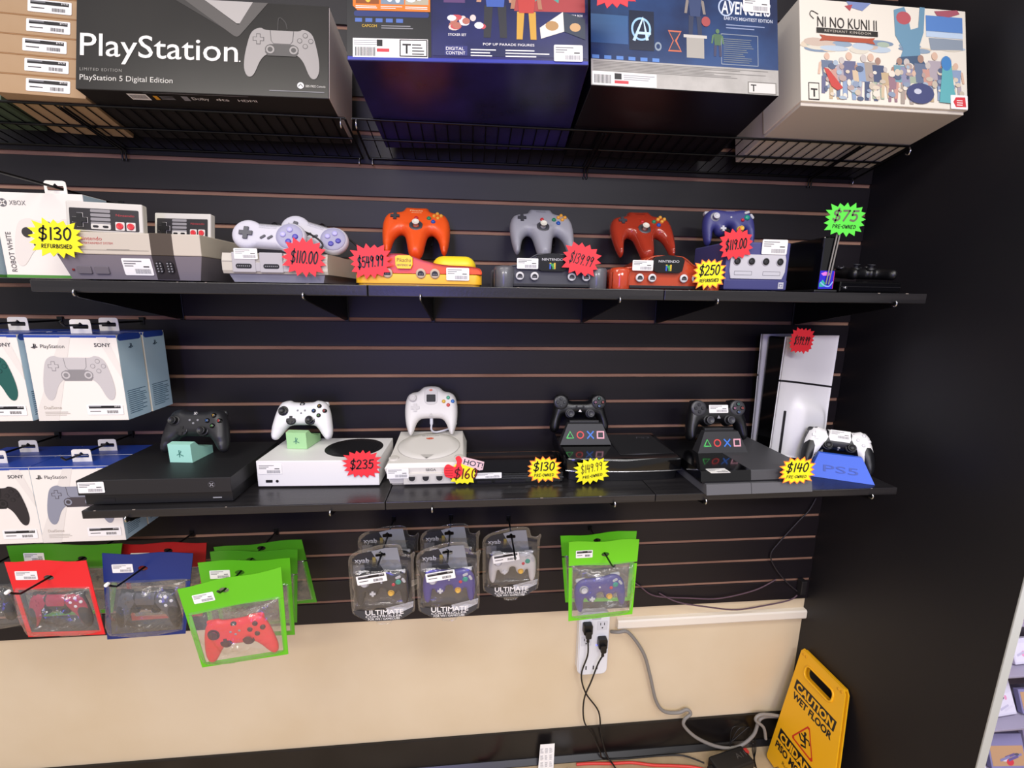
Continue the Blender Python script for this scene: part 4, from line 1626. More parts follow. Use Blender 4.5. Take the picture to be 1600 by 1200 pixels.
m.hand('$160', 15.6, -19.4, 24, 1.6, INK, 1.3, width=56, rot=4)
m.build('handwritten_price', t)


# ------------------------------------------------------------------ printed boxes
def pad_print(m, kind, cx, cy, k, body, dark, M, z=.4, btn=None):
    """Flat picture of a pad on a box."""
    o = [(cx + x * k, cy + y * k) for x, y in spline(OUT[kind], 3)]
    m.prism(o, z, z, body, M=M)
    c = lambda x, y, r, mt, dz: m.prism(ellipse(r * k, r * k, 18, cx + x * k, cy + y * k), z + dz, z + dz, mt, M=M)
    if kind == 'sense':
        for sg in (1, -1):
            pass
        m.prism([(cx + x * k, cy + y * k) for x, y in ((-26, 14), (26, 14), (36, -4), (30, -12), (-30, -12), (-36, -4))], z + .1, z + .1, dark, M=M)
        tp = [(-25, 44), (25, 44), (23, 22), (18, 15), (-18, 15), (-23, 22)]
        m.prism([(cx + x * k, cy + y * k) for x, y in tp], z + .15, z + .15, body, M=M)
        m.ribbon([(cx + x * k, cy + y * k) for x, y in (tp[0], tp[5], tp[4], tp[3], tp[2], tp[1])], 1.4 * k, dark, z + .2, M)
        for x in (-25, 25):
            c(x, 2, 11, dark, .25)
            c(x, 2, 9, body, .3)
            c(x, 2, 5.5, dark, .35)
        m.prism([(cx + (x - 50) * k, cy + (y + 24) * k) for x, y in plus(24, 9)], z + .2, z + .2, dark, M=M)
        m.prism([(cx + (x - 50) * k, cy + (y + 24) * k) for x, y in plus(21, 6.6)], z + .3, z + .3, body, M=M)
        for x, y in ((50, 36), (62, 24), (38, 24), (50, 12)):
            c(x, y, 5.6, dark, .2)
            c(x, y, 4.4, body, .3)
    else:
        for x, y in ((-44, 15), (23, -8)):
            c(x, y, 11, dark, .2)
        c(-24, -8, 11, dark, .2)
        c(0, 32, 7, dark, .2)
        for x, y in ((44, 27), (57, 15), (31, 15), (44, 3)):
            c(x, y, 5, dark, .2)


def ps_mark(m, x, y, s, mt, M, z=.4):
    m.ribbon([(x, y - s * .45), (x, y + s * .5), (x + s * .32, y + s * .36), (x + s * .3, y), (x + s * .05, y + .02)], s * .2, mt, z, M)
    m.ribbon([(x - s * .05, y - s * .12), (x - s * .6, y - s * .3), (x - s * .2, y - s * .4)], s * .16, mt, z + .02, M)
    m.ribbon([(x + s * .1, y - s * .34), (x + s * .7, y - s * .16), (x + s * .3, y - s * .04)], s * .16, mt, z + .04, M)


# brown cartons
KR = mat('#b29470', .7, mix='#ac8c66', mscale=(12, 12, 12))
for i in range(5):
    n = Vector((0, math.sin(R(TILT)), math.cos(R(TILT))))
    b = Vector((-834, -182, 20 + math.tan(R(TILT)) * 178 + .6)) + n * (39.4 * i)
    lab = ('lowest', 'second lowest', 'middle', 'second highest', 'topmost')[i]
    t = thing('carton', f'flat brown carton with white label, {lab} of the carton stack', 'box', tuple(b), (-TILT, 0, 3), 'brown cartons on the wire shelf')
    m = MB()
    m.box(-78, 78, 0, 138, 0, 37, KR, .8)
    m.build('box_body', t)
    m = MB()
    m.box(-77.5, 77.5, -.5, 137, 37, 38.8, mat('#a67c50', .7), .4)
    m.build('lid', t)
    price_label(t, 76, 25, Matrix.Translation((16 - (3, 6, 10, 4, 2)[i], -.6, 19)) @ FRONT, dark=True, seed=30 + i)
t = thing('carton', 'dull green carton beside the brown cartons on the wire shelf', 'box', (-1010, -150, 53), (-TILT, 0, 0))
m = MB()
m.box(-76, 74, 0, 100, 0, 180, mat('#4c5c44', .6), 1)
m.build('box_body', t)
price_label(t, 60, 26, front(-.5) @ Matrix.Translation((0, 60, 0)), seed=36)

# black console box
PB = mat('#23211f', .28, spec=.5, mix='#2b2926', mscale=(4, 4, 4))
t = thing('console_box', 'big black console box with a large white logo and a grey pad picture', 'box', (-752, -206, 20 + .2126 * 206 + .6), (-TILT, 0, -1.3))
m = MB()
m.box(0, 474, 0, 164, 0, 188, PB, 1.2)
m.build('box_body', t)
m = MB()
m.box(474.05, 474.8, 2, 162, 2, 186, mat('#c9beb8', .5))
m.build('side_panel', t)
m = MB()
T = front(-.3)
GP, GD = mat('#a5a19c', .5), mat('#5a5855', .5)
m.prism([(176, 187), (298, 117), (200, 187)], .1, .1, mat('#3a3835', .5), M=T)
m.prism([(196, 187), (292, 118), (298, 116), (303, 119), (357, 187), (328, 187), (302, 141), (298, 141), (236, 187)], .2, .2, mat('#5a5753', .5), M=T)
m.prism([(236, 187), (297, 143), (303, 143), (328, 187)], .3, .3, mat('#b4b0aa', .5), M=T)
m.text('PlayStation', 8, 66, 46, mat('#f2efe6', .5), .4, width=292, M=T, bold=.004)
m.text('.', 302, 66, 18, mat('#f2efe6', .5), .4, M=T)
m.text('LIMITED EDITION', 8, 36, 6, mat('#9b9a92', .5), .4, width=76, M=T, space=1.3)
m.text('PlayStation 5 Digital Edition', 8, 18, 11, mat('#d8d6cc', .5), .4, width=170, M=T)
pad_print(m, 'sense', 384, 92, .9, GP, GD, T, .6)
m.ribbon(spline([(376, 134), (378, 158), (390, 150), (394, 136)], 5, False), 2, mat('#3c3a38', .5), .3, T)
m.prism(ellipse(6.5, 6.5, 22, 420, 24), .4, .4, PAPER, M=T)
m.ribbon([(416, 22), (420, 27), (424, 22)], 1.6, INK, .6, T)
m.text('BBS FREE Console', 430, 21, 5, mat('#d8d6cc', .5), .4, width=38, M=T)
m.rect(360, 466, 11, 12.4, GREY, .4, T)
m.build('front_print', t)
m = MB(Matrix(((1, 0, 0, 0), (0, -1, 0, 0), (0, 0, -1, 0), (0, 0, 0, 1))))      # underside, read from below
m.rect(120, 318, -4, -3, GREY, .3)
m.rect(86, 122, -26, -8, PAPER, .3)
for q in range(11):
    m.rect(89 + q * 2.8, 90.4 + q * 2.8, -22, -11, INK, .4)
m.rect(132, 140, -24, -12, mat('#e0a030', .5), .3)
for q in range(3):
    m.rect(144, 170, -14 - q * 4, -12.6 - q * 4, GREY, .3)
m.rect(186, 198, -24, -10, GREY, .3)
m.text('Dolby', 204, -20, 8, PAPER, .3, width=32)
m.text('dts', 250, -20, 8, PAPER, .3, width=24)
m.text('HDMI', 292, -20, 7, PAPER, .3, width=36)
m.build('underside_print', t)

# dark blue game box
NAVY = mat('#1c2246', .28, spec=.5, mix='#262a5e', mscale=(9, 9, 9))
t = thing('game_box', 'dark blue boxed game set with screenshots and a red panel', 'box', (-213, -324, 20 + .2126 * 324 + .8), (-TILT, 0, -3.2))
m = MB()
m.box(0, 430, 0, 284, 0, 187, mat('#191a3a', .25, spec=.5, mix='#2a2668', mscale=(6, 6, 6)), 1.2)
m.build('box_body', t)
m = MB()
T = front(-.3)
m.rect(0, 148, 8, 186, mat('#15151a', .4), .05, T)
m.rect(150, 429, 12, 186, NAVY, .05, T)
m.rect(1, 429, 1, 7, mat('#2430a0', .4), .05, T)
m.prism([(10, 186), (10, 98), (18, 90), (146, 90), (146, 186)], .1, .1, mat('#e8761c', .5), M=T)
for i, (x, c) in enumerate(((15, '#8c4a14'), (59, '#7a8c9c'), (102, '#b0a890'))):
    m.rect(x, x + 41, 102, 150, mat(c, .5), .2, T)
    g = random.Random(i)
    for q in range(9):
        m.prism(ellipse(g.uniform(3, 9), g.uniform(2, 6), 9, x + g.uniform(9, 32), 102 + g.uniform(7, 40)), .3 + q * .01, .3 + q * .01, mat(('#e8b840', '#2a2018', '#d8d0c0', '#5a2a10')[q % 4] if i == 0 else ('#dce4ea', '#3a4650', '#98683a', '#4a5a40')[q % 4], .5), M=T)
    small_print(m, x, x + 40, 94, 100, 2, PAPER, T, .4, i)
m.prism(rrect(132, 10, 4, 3, 78, 84), .2, .2, mat('#20306a', .5), M=T)
for q in range(5):
    m.rect(14 + q * 18, 26 + q * 18, 69, 76, mat('#4a6ab0', .5), .2, T)
m.text('CAPCOM', 26, 60, 5, mat('#d8b030', .5), .3, width=26, M=T)
small_print(m, 60, 140, 58, 66, 2, GREY, T, .3, 4)
m.rect(10, 142, 6, 40, PAPER, .2, T)
small_print(m, 12, 60, 28, 38, 3, GREY, T, .3, 5)
for q in range(14):
    m.rect(14 + q * 2.6, 15.4 + q * 2.6, 8, 24, INK, .3, T)
m.rect(52, 62, 26, 38, INK, .3, T)
m.rect(52, 74, 16, 22, mat('#c83a44', .5), .3, T)
m.rect(92, 141, 8, 39, INK, .3, T)
m.rect(94, 139, 10, 37, PAPER, .35, T)
m.text('T', 97, 14, 18, INK, .4, M=T, bold=.02)
small_print(m, 114, 137, 12, 34, 4, INK, T, .4, 6)
m.rect(296, 424, 96, 186, mat('#a33a3c', .5), .1, T)
m.prism([(330, 110), (350, 130), (376, 112), (380, 150), (352, 164), (334, 146)], .15, .15, mat('#4a9a8c', .5), M=T)
m.rect(402, 410, 130, 150, PAPER, .2, T)
m.text('MAD GEAR BOX', 384, 88, 4, PAPER, .3, width=36, M=T)
m.rect(170, 208, 108, 160, mat('#5a3a6a', .5), .2, T)
m.prism(ellipse(11, 15, 14, 190, 136), .3, .3, mat('#b88878', .5), M=T)
m.text('STREET', 232, 124, 8, mat('#8aa0e0', .5), .3, width=30, M=T, shear=.15)
g = random.Random(8)
for q in range(16):
    m.prism(ellipse(g.uniform(5, 11), g.uniform(4, 7), 10, 180 + g.uniform(0, 60), 62 + g.uniform(0, 20)), .3 + .01 * q, .3 + .01 * q, mat(('#d8c8c0', '#c04a50', '#e0e0ea', '#b06a5a')[q % 4], .5), M=T)
m.text('STICKER SET', 178, 48, 4.4, PAPER, .3, width=32, M=T)


def figure(m, x, y, h, top, leg, skin, T, z=.3):
    """Plain standing figurine picture."""
    for sg in (-1, 1):
        m.prism([(x + sg * h * .03, y + h * .42), (x + sg * h * .14, y + h * .42), (x + sg * h * .15, y), (x + sg * h * .06, y)], z, z, leg, M=T)
        m.prism([(x + sg * h * .13, y + h * .78), (x + sg * h * .2, y + h * .74), (x + sg * h * .24, y + h * .46), (x + sg * h * .18, y + h * .46)], z, z, skin, M=T)
    m.prism([(x - h * .15, y + h * .8), (x + h * .15, y + h * .8), (x + h * .11, y + h * .4), (x - h * .11, y + h * .4)], z + .1, z + .1, top, M=T)
    m.prism(ellipse(h * .07, h * .085, 16, x, y + h * .9), z + .2, z + .2, skin, M=T)


figure(m, 262, 46, 140, mat('#3a5aa8', .5), mat('#23242c', .5), mat('#b88a70', .5), T)
figure(m, 318, 44, 120, mat('#b83a34', .5), mat('#c89a3a', .5), mat('#a87458', .5), T, .6)
m.text('POP UP PARADE FIGURES', 240, 32, 4.6, PAPER, .3, width=92, M=T)
m.prism([(342, 66), (384, 96), (386, 60), (344, 46)], .7, .7, mat('#e0dcd0', .5), M=T)
m.prism([(384, 96), (424, 84), (424, 46), (386, 60)], .7, .7, mat('#2e3848', .5), M=T)
m.prism(ellipse(12, 9, 12, 364, 70), .8, .8, mat('#b08a58', .5), M=T)
m.prism(ellipse(10, 8, 12, 406, 68), .8, .8, mat('#c8a070', .5), M=T)
m.rect(172, 212, 12, 30, mat('#2a2e70', .5), .4, T)
m.text('DIGITAL', 174, 22, 6, PAPER, .5, width=32, M=T)
m.text('CONTENT', 174, 14, 6, PAPER, .5, width=34, M=T)
small_print(m, 218, 270, 12, 28, 3, PAPER, T, .4, 7)
small_print(m, 280, 360, 12, 28, 3, PAPER, T, .4, 8)
m.build('front_print', t)
price_label(t, 52, 30, front(-1.6) @ Matrix.Translation((393, 20, 0)), seed=40)

# second dark game box
t = thing('game_box', 'dark blue boxed game set with a pale glare-painted lower edge and silver lettering', 'box', (235, -298, 20 + .2126 * 298 + .8), (-TILT, 0, 0))
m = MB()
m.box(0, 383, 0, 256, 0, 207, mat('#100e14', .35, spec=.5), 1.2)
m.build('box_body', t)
m = MB()
NB = mat('#18264c', .22, spec=.6, mix='#2a4a7c', mscale=(7, 7, 7))
m.rect(0, 383, 52, 206, NB, .05, T)
m.rect(0, 383, 1, 52, mat('#b4b1aa', .3, mix='#a5a29b', mscale=(30, 30, 30)), .05, T)  # pale legal-text panel, with ceiling lamp glare painted into its colour
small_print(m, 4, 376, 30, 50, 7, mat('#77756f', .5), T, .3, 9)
for q in range(6):
    m.rect(2 + q * 24, 16 + q * 24, 53, 60, mat('#5a8ad0', .5), .3, T)
m.rect(2, 130, 2, 28, PAPER, .3, T)
for q in range(13):
    m.rect(6 + q * 2.6, 7.4 + q * 2.6, 5, 22, INK, .4, T)
m.rect(46, 60, 14, 26, INK, .4, T)
m.rect(46, 74, 6, 12, mat('#c83a44', .5), .4, T)
small_print(m, 64, 128, 14, 26, 3, GREY, T, .4, 11)
m.rect(318, 378, 2, 26, mat('#7a7870', .5), .3, T)
m.rect(320, 376, 4, 24, mat('#d8d4cc', .5), .35, T)
m.text('T', 324, 7, 14, INK, .4, M=T, bold=.02)
m.rect(0, 74, 84, 140, mat('#2e5f98', .4), .2, T)
m.rect(76, 126, 74, 152, mat('#0e1c38', .3), .3, T)
m.prism(ellipse(20, 23, 30, 100, 116), .4, .4, mat('#9fd0f4', .4), holes=[ellipse(16, 19, 30, 100, 116)], M=T)
m.ribbon([(86, 94), (104, 138), (112, 96)], 6, mat('#c8e8ff', .4), .5, T)
m.ribbon([(92, 108), (118, 108)], 5, mat('#c8e8ff', .4), .6, T)
m.prism(ellipse(7, 9, 16, 134, 84), .4, .4, mat('#8a9aa8', .4), holes=[ellipse(4, 5, 14, 134, 84)], M=T)
m.prism([(154, 118), (182, 118), (172, 98), (182, 76), (154, 76), (164, 98)], .3, .3, mat('#c86a4a', .5), M=T)
m.prism([(157, 115), (179, 115), (168, 98), (179, 79), (157, 79), (166, 98)], .4, .4, mat('#1c2a4c', .5), M=T)
m.rect(192, 228, 66, 106, mat('#a8a49a', .5), .3, T)
m.rect(186, 234, 106, 112, mat('#c8c4ba', .5), .35, T)
figure(m, 210, 112, 92, mat('#2c3e68', .5), mat('#27304c', .5), mat('#8a8078', .5), T, .4)
m.prism(ellipse(9, 10, 20, 232, 140), .9, .9, mat('#a84848', .5), M=T)
figure(m, 256, 72, 56, mat('#4a6a48', .5), mat('#3a3a58', .5), mat('#587a50', .5), T, .4)
m.prism(rrect(78, 62, 1, 2, 302, 88), .3, .3, mat('#8a94a0', .4), holes=[rrect(75, 59, 1, 2, 302, 88)], M=T)
small_print(m, 268, 336, 62, 112, 12, mat('#6f7880', .5), T, .4, 12)
m.prism(ellipse(16, 18, 26, 274, 172), .3, .3, mat('#b8c8e0', .35), holes=[ellipse(13, 15, 26, 274, 172)], M=T)
m.text('AVENGERS', 264, 160, 26, mat('#dfe4ec', .35), .5, width=104, M=T, shear=.1, bold=.02)
m.text("EARTH'S MIGHTIEST EDITION", 270, 147, 7, mat('#cdd4e0', .4), .4, width=102, M=T, bold=.01)
small_print(m, 274, 366, 130, 142, 2, mat('#8a98b8', .5), T, .4, 14)
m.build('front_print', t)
price_label(t, 56, 32, front(-1.4) @ Matrix.Translation((338, 182, 0)), seed=41)

# cream box
CRM = mat('#e8e2d2', .5)
t = thing('game_box', 'cream boxed game set covered in pale painted figures', 'box', (681, -280, 20 + .2126 * 280 + .8), (-TILT, 0, 0))
m = MB()
m.box(3, 377, 5, 234, 0, 218, mat('#d3ccbf', .55), 1.2)
m.build('box_body', t)
m = MB()
m.box(0, 381, 0, 120, 7, 222, CRM, 1.4)
m.build('lid', t)
m = MB()
g = random.Random(12)
PALE = ['#b9c8d2', '#d8c9b0', '#8fa3b4', '#c9b6a4', '#a8b8a4', '#d9d3c0', '#7f93a8']
for q in range(26):
    x = g.uniform(20, 350)
    m.prism(ellipse(g.uniform(14, 34), g.uniform(4, 9), 14, x, g.uniform(124, 140) + (x - 200) * .05), .1 + .004 * q, .1 + .004 * q, mat(PALE[q % 7], .5), M=T)
m.rect(286, 372, 172, 206, mat('#5b86c4', .5), .25, T)
m.rect(286, 372, 160, 173, mat('#bfd2e4', .5), .25, T)
m.prism([(292, 158), (372, 158), (372, 136), (296, 132)], .25, .25, mat('#8e9aa6', .5), M=T)
m.prism([(306, 216), (360, 222), (366, 214), (340, 205), (312, 207)], .3, .3, mat('#a85a68', .5), M=T)
m.prism([(104, 222), (160, 222), (140, 204), (112, 210)], .3, .3, mat('#7c8cb8', .5), M=T)
m.prism([(100, 212), (118, 216), (112, 202)], .35, .35, mat('#b04a50', .5), M=T)
m.prism([(212, 212), (236, 220), (244, 200), (250, 172), (268, 178), (272, 222), (284, 222), (280, 168), (270, 140), (272, 112), (224, 108), (232, 130), (214, 158)], .4, .4, mat('#6f97ae', .5), M=T)
m.prism(ellipse(17, 14, 18, 234, 196), .45, .45, mat('#b85a60', .5), M=T)
m.prism([(222, 112), (272, 118), (284, 98), (214, 96)], .5, .5, mat('#4a5f78', .5), M=T)
cs = ['#6d7a90', '#c89a8c', '#b0a6ac', '#6a6c88', '#d2bc9c', '#8ea2be', '#a89c90', '#525c78', '#c4ae8a', '#9a7a84', '#78a0aa', '#9292aa', '#a8b49c']
m.prism([(50, 78), (60, 76), (92, 38), (80, 32), (66, 40)], 1.7, 1.7, mat('#c44a44', .5), M=T)
for q in range(19):
    x = 58 + q * 16.4
    figure(m, x, 14 + g.uniform(-4, 14), g.uniform(56, 104), mat(cs[q % 13], .5), mat(cs[(q * 5 + 3) % 13], .5), mat(('#d8b8a0', '#a88878', '#c8c0b8')[q % 3], .5), T, .5 + q * .012)
for q in range(90):
    x, h = g.uniform(52, 366), g.uniform(14, 96)
    m.prism(ellipse(g.uniform(3, 9), g.uniform(3, 8), 9, x, h), 1.2 + q * .004, 1.2 + q * .004, mat(('#e4dccb', '#c8bca8', '#8e9cb0', '#d8cab4', '#b4a098', '#a8b8c4', '#5c6880')[q % 7], .5), M=T)
m.prism([(312, 20), (322, 108), (342, 104), (346, 60), (352, 18)], 1.8, 1.8, mat('#66b0b4', .5), M=T)
m.prism(ellipse(12, 16, 14, 330, 104), 1.85, 1.85, mat('#4a86c0', .5), M=T)
m.prism(ellipse(32, 22, 18, 268, 36), 1.8, 1.8, mat('#4a5078', .5), M=T)
m.prism(ellipse(9, 6, 10, 262, 40), 1.85, 1.85, mat('#c8ccd8', .5), M=T)
m.rect(16, 40, 10, 46, INK, .5, T)
m.rect(17.5, 38.5, 12, 44, CRM, .55, T)
m.text('T', 21, 17, 17, INK, .6, M=T, bold=.03)
m.prism(rrect(40, 30, 2, 3, 358, 22), 2, 2, PAPER, M=T)
m.prism([(344, 22), (350, 32), (372, 33), (374, 12), (350, 11)], 2.1, 2.1, mat('#d84048', .5), M=T)
small_print(m, 352, 370, 15, 29, 3, PAPER, T, 2.2, 16)
m.text('NI NO KUNI II', 38, 164, 23, mat('#2a2622', .5), .7, width=134, M=T)
m.ribbon(spline([(40, 190), (26, 196), (22, 188), (30, 180)], 4, False), 1.6, mat('#2a2622', .5), .7, T)
m.rect(36, 174, 151, 162, mat('#2a2622', .5), .7, T)
m.text('REVENANT KINGDOM', 54, 154, 5.4, mat('#c8c0b0', .5), .8, width=104, M=T, space=1.2)
m.prism([(42, 148), (48, 142), (42, 134), (58, 136), (150, 136), (168, 134), (162, 142), (168, 148), (150, 146), (58, 146)], .7, .7, mat('#b0563c', .5), M=T)
m.build('front_print', t)


# ------------------------------------------------------------------ pegboard hooks
def peg(label, x, z, length, rise=10, tip=None):
    m = MB()
    m.box(x - 6, x + 6, -2.6, 5, z - 8, z + 10, WIRE, .6)
    L = length
    m.tube([(x, -1, z), (x, -L + 22, z + rise * .7), (x, -L + 8, z + rise), (x, -L, z + rise + 9)], 2.4, WIRE, 10)
    if tip:
        m.cyl(x, z + rise + 10, L - 2, L + 6, 4, PAPER, M=FRONT, seg=12)
    o = m.build('peg_hook')
    o.location = W(0, 0, 0)
    return tag(o, label, 'hook', 'black peg hooks')


def tab(m, w, h, mt, M, hole=True):
    o = [(-w / 2, 0)] + [(-w / 2, h * .6)] + [(-w / 2 + 6 * (1 - math.cos(R(a))), h - 6 + 6 * math.sin(R(a))) for a in (30, 60, 90)]
    o = o + [(-x, y) for x, y in o[::-1]]
    m.prism(o, -.5, .5, mt, holes=[[(x, y) for x, y in spline([(-16, h * .5), (-15, h * .5 + 4), (-5, h * .5 + 4), (0, h * .5 + 9), (5, h * .5 + 4), (15, h * .5 + 4), (16, h * .5), (15, h * .5 - 5), (-15, h * .5 - 5)], 1)]], M=M)


WB = mat('#eee9df', .45)


def pad_box(label, loc, body, dark, front_vis=True, group=None, w=178, h=185, d=72, word=True):
    """White retail box with a pad picture, blue top and pale blue side."""
    t = thing('controller_box', label, 'box', loc, (0, 0, 0), group)
    m = MB()
    m.box(-w / 2, w / 2, 0, d, 0, h, WB, .8)
    m.build('box_body', t)
    m = MB()
    m.rect(-w / 2 + .4, w / 2 - .4, .4, d - .4, mat('#2746a0', .35), h + .3)
    m.box(-w / 2 + .2, w / 2 - .2, -.25, .3, h - 6, h - .6, mat('#2746a0', .35))
    m.build('top_panel', t)
    m = MB()
    T = sideR(w / 2 + .3)
    LB = mat('#b2d3e8', .4, mix='#c2dcec', mscale=(9, 9, 9))
    m.rect(.5, d - .5, .5, h - 5, LB, 0, T)
    m.prism(rrect(d - 4, 14, 7, 4, d / 2, h - 6), .1, .1, mat('#2746a0', .35), M=T)
    ps_mark(m, d / 2, h - 26, 11, mat('#1f3a58', .5), T, .2)
    small_print(m, 8, d - 6, 12, 66, 12, mat('#4a6c88', .5), T, .2, int(abs(loc[0])))
    m.build('side_print', t)
    m = MB()
    T = front(-.35)
    for q in (('#e2ddd4', [(-20, 180), (0, 180), (-50, 0), (-89, 0), (-89, 20)]), ('#e4dfd6', [(50, 180), (70, 180), (89, 120), (89, 90)])):
        m.prism(q[1], 0, 0, mat(q[0], .5), M=T)
    ps_mark(m, -72, h - 24, 10, INK, T)
    m.text('PlayStation', -60, h - 28, 8, mat('#3a3a3e', .5), .3, width=46, M=T)
    m.text('SONY', 44, h - 25, 8, mat('#3a3a3e', .5), .3, width=32, M=T, bold=.02)
    pad_print(m, 'sense', 2, 98, .87, body, dark, T, .4)
    m.text('DualSense', -74, 26, 7, mat('#a89e90', .5), .3, width=34, M=T)
    small_print(m, -74, -14, 12, 22, 3, mat('#b8b0a4', .5), T, .3, 3)
    m.build('front_print', t)
    price_label(t, 72, 22, front(-.9) @ Matrix.Translation((46, 24, 0)), dark=True, seed=50)
    m = MB()
    tab(m, 42, 30, WB, Matrix.Translation((0, 30, h + .4)) @ FRONT)
    m.build('hang_tab', t)
    return t


GPAD, GDK = mat('#c4c0be', .5), mat('#8d8a8a', .5)
G1 = 'white boxed pads with blue tops'
pad_box('white box with a pale grey pad picture, nearest in the upper hanging row', (-830, -215, -592), GPAD, GDK, group=G1)
pad_box('white box with a blue side hanging behind the pale grey pad box', (-830, -138, -592), GPAD, GDK, group=G1)
pad_box('white box with a dark green pad picture in the upper hanging row', (-1021, -215, -592), mat('#1f5a52', .4), mat('#123a38', .4), group=G1)
pad_box('white box hanging behind the dark green pad box', (-1021, -138, -592), mat('#1f5a52', .4), mat('#123a38', .4), group=G1)
pad_box('white box with a steel grey pad picture beside the lower shelf end', (-897, -186, -892), mat('#8c8f9c', .45), mat('#4a4448', .5), group=G1)
pad_box('white box hanging behind the steel grey pad box', (-897, -110, -892), mat('#8c8f9c', .45), mat('#4a4448', .5), group=G1)
pad_box('white box with a black pad picture in the lower hanging row', (-1076, -186, -892), mat('#2a2527', .5), mat('#171516', .5), group=G1)
pad_box('white box hanging behind the black pad box', (-1076, -110, -892), mat('#2a2527', .5), mat('#171516', .5), group=G1)
for x, z, w in ((-830, -390, 'pale grey pad boxes'), (-1021, -390, 'dark green pad boxes'), (-897, -690, 'steel grey pad boxes'), (-1076, -690, 'black pad boxes')):
    peg('black peg hook holding the ' + w, x, z, 232 if z > -500 else 206, 3)

# white pad box on the upper shelf with a green edge
for i, (x, lab) in enumerate(((-859, 'white boxed pad with a green lower edge beside the grey retro console'), (-1040, 'pale grey boxed pad with a green lower edge, farthest from the panel'))):
    t = thing('controller_box', lab, 'box', (x, -198, -292))
    w, h, d = 166, 166, 62
    wb = WB if i == 0 else mat('#b9c4c0', .5)
    m = MB()
    m.box(-w / 2, w / 2, 0, d, 0, h, wb, .8)
    m.build('box_body', t)
    m = MB()
    m.box(-w / 2 - .2, w / 2 + .2, -.3, d, .2, 6, mat('#4f8f3a', .5))
    m.build('green_edge', t)
    m = MB()
    m.rect(1, d - 1, 6, h - 1, mat('#b6ccd8', .4), 0, sideR(w / 2 + .3))
    m.ribbon(spline([(14, 124), (24, 140), (40, 138), (54, 122)], 4, False), 4, INK, .2, sideR(w / 2 + .3))
    m.build('side_print', t)
    m = MB()
    T = front(-.3)
    m.prism(ellipse(8, 8, 24, -66, 146), .1, .1, mat('#6a6a6c', .5), M=T)
    for q in (45, 135):
        m.ribbon([(-66 - 6 * math.cos(R(q)), 146 - 6 * math.sin(R(q))), (-66 + 6 * math.cos(R(q)), 146 + 6 * math.sin(R(q)))], 2.4, wb, .2, T)
    m.text('XBOX', -54, 142, 9, mat('#6a6a6c', .5), .2, width=30, M=T)
    m.text('ROBOT WHITE', -62, 12, 10, mat('#5a5858', .5), .2, width=78, M=T, rot=90, bold=.01)
    if i == 0:
        pad_print(m, 'xbox', 10, 76, .92, mat('#e3ddd4', .5), mat('#3a3636', .4), T, .3)
    m.build('front_print', t)
    m = MB()
    tab(m, 42, 28, wb, Matrix.Translation((20, 20, h + .4)) @ FRONT)
    m.build('hang_tab', t)
    peg(('black peg hook over the white boxed pad', 'black peg hook over the pale grey boxed pad')[i], x + 20, -112, 320 if i == 0 else 240, 4)


# ------------------------------------------------------------------ pouches with a clear window
def lerp(a, b, t):
    return (a[0] + (b[0] - a[0]) * t, a[1] + (b[1] - a[1]) * t)


def bag(label, y, c, hook, colour, hdr=.34, group='clear-window pouches', seed=1, puff=24, lab=(.22, .72), labdark=False):
    """Pouch hung on a hook; corners TL, TR, BR, BL in wall x, z at depth y."""
    bx, bz = (c[2][0] + c[3][0]) / 2, (c[2][1] + c[3][1]) / 2
    t = thing('zip_pouch', label, 'pouch', (bx, y, bz), (0, 0, 0), group)
    C4 = [(p[0] - bx, p[1] - bz) for p in c]
    mt = mat(colour, .38)
    P = lambda u, v: lerp(lerp(C4[0], C4[1], u), lerp(C4[3], C4[2], u), v)      # v runs down
    m = MB()
    hx, hz = hook[0] - bx, hook[1] - bz
    hole = [(hx + 11 * math.cos(R(a)), hz + 6.5 * math.sin(R(a))) for a in range(0, 360, 30)]
    top = [P(u, 0 + .012 * math.sin(u * 9 + seed)) for u in np.linspace(0, 1, 9)]
    bot = [P(u, hdr + .01 * math.sin(u * 7 + seed)) for u in np.linspace(1, 0, 9)]
    m.prism(top + bot, -.7, .7, mt, holes=[hole], M=FRONT)
    m.build('header', t)
    m = MB()
    e = .055
    h0 = hdr + .012
    m.prism([P(0, h0), P(0, 1), P(1, 1), P(1, h0), P(1 - e, h0), P(1 - e, 1 - e), P(e, 1 - e), P(e, h0)], -.7, .7, mt, M=FRONT)
    m.build('border', t)
    g = random.Random(seed)
    ph = [g.uniform(0, 6) for _ in range(6)]
    for sg, nm in ((1, 'front_film'), (-1, 'back_film')):
        m = MB()
        N = 34
        vs = []
        for j in range(N + 1):
            for i in range(N + 1):
                u, v = i / N, j / N
                x, z = P(e * .6 + (1 - 1.2 * e) * u, hdr - .02 + (1 - e * .5 - hdr) * v)
                b = (math.sin(math.pi * u) * math.sin(math.pi * v)) ** .34 if 0 < i < N and 0 < j < N else 0
                w = 1 + .10 * math.sin(9 * u + 5 * v + ph[0]) + .08 * math.sin(14 * v - 9 * u + ph[1]) + .07 * abs(math.sin(19 * u - 8 * v + ph[2])) + .05 * abs(math.sin(31 * v + 12 * u + ph[3]))
                vs.append((x, -sg * (puff if sg > 0 else puff * .8) * b * w, z))
        m.add(vs, [(j * (N + 1) + i, j * (N + 1) + i + 1, (j + 1) * (N + 1) + i + 1, (j + 1) * (N + 1) + i) for j in range(N) for i in range(N)], BAGF, smooth=True)
        m.build(nm, t)
    p0, p1, p2 = P(lab[0], hdr * .5), P(lab[0] + .1, hdr * .5), None
    price_label(t, 46, 22, Matrix.Translation((p0[0], -1.2, p0[1])) @ Matrix.Rotation(-math.atan2(p1[1] - p0[1], p1[0] - p0[0]), 4, 'Y') @ FRONT, dark=labdark, seed=60 + seed)
    return t


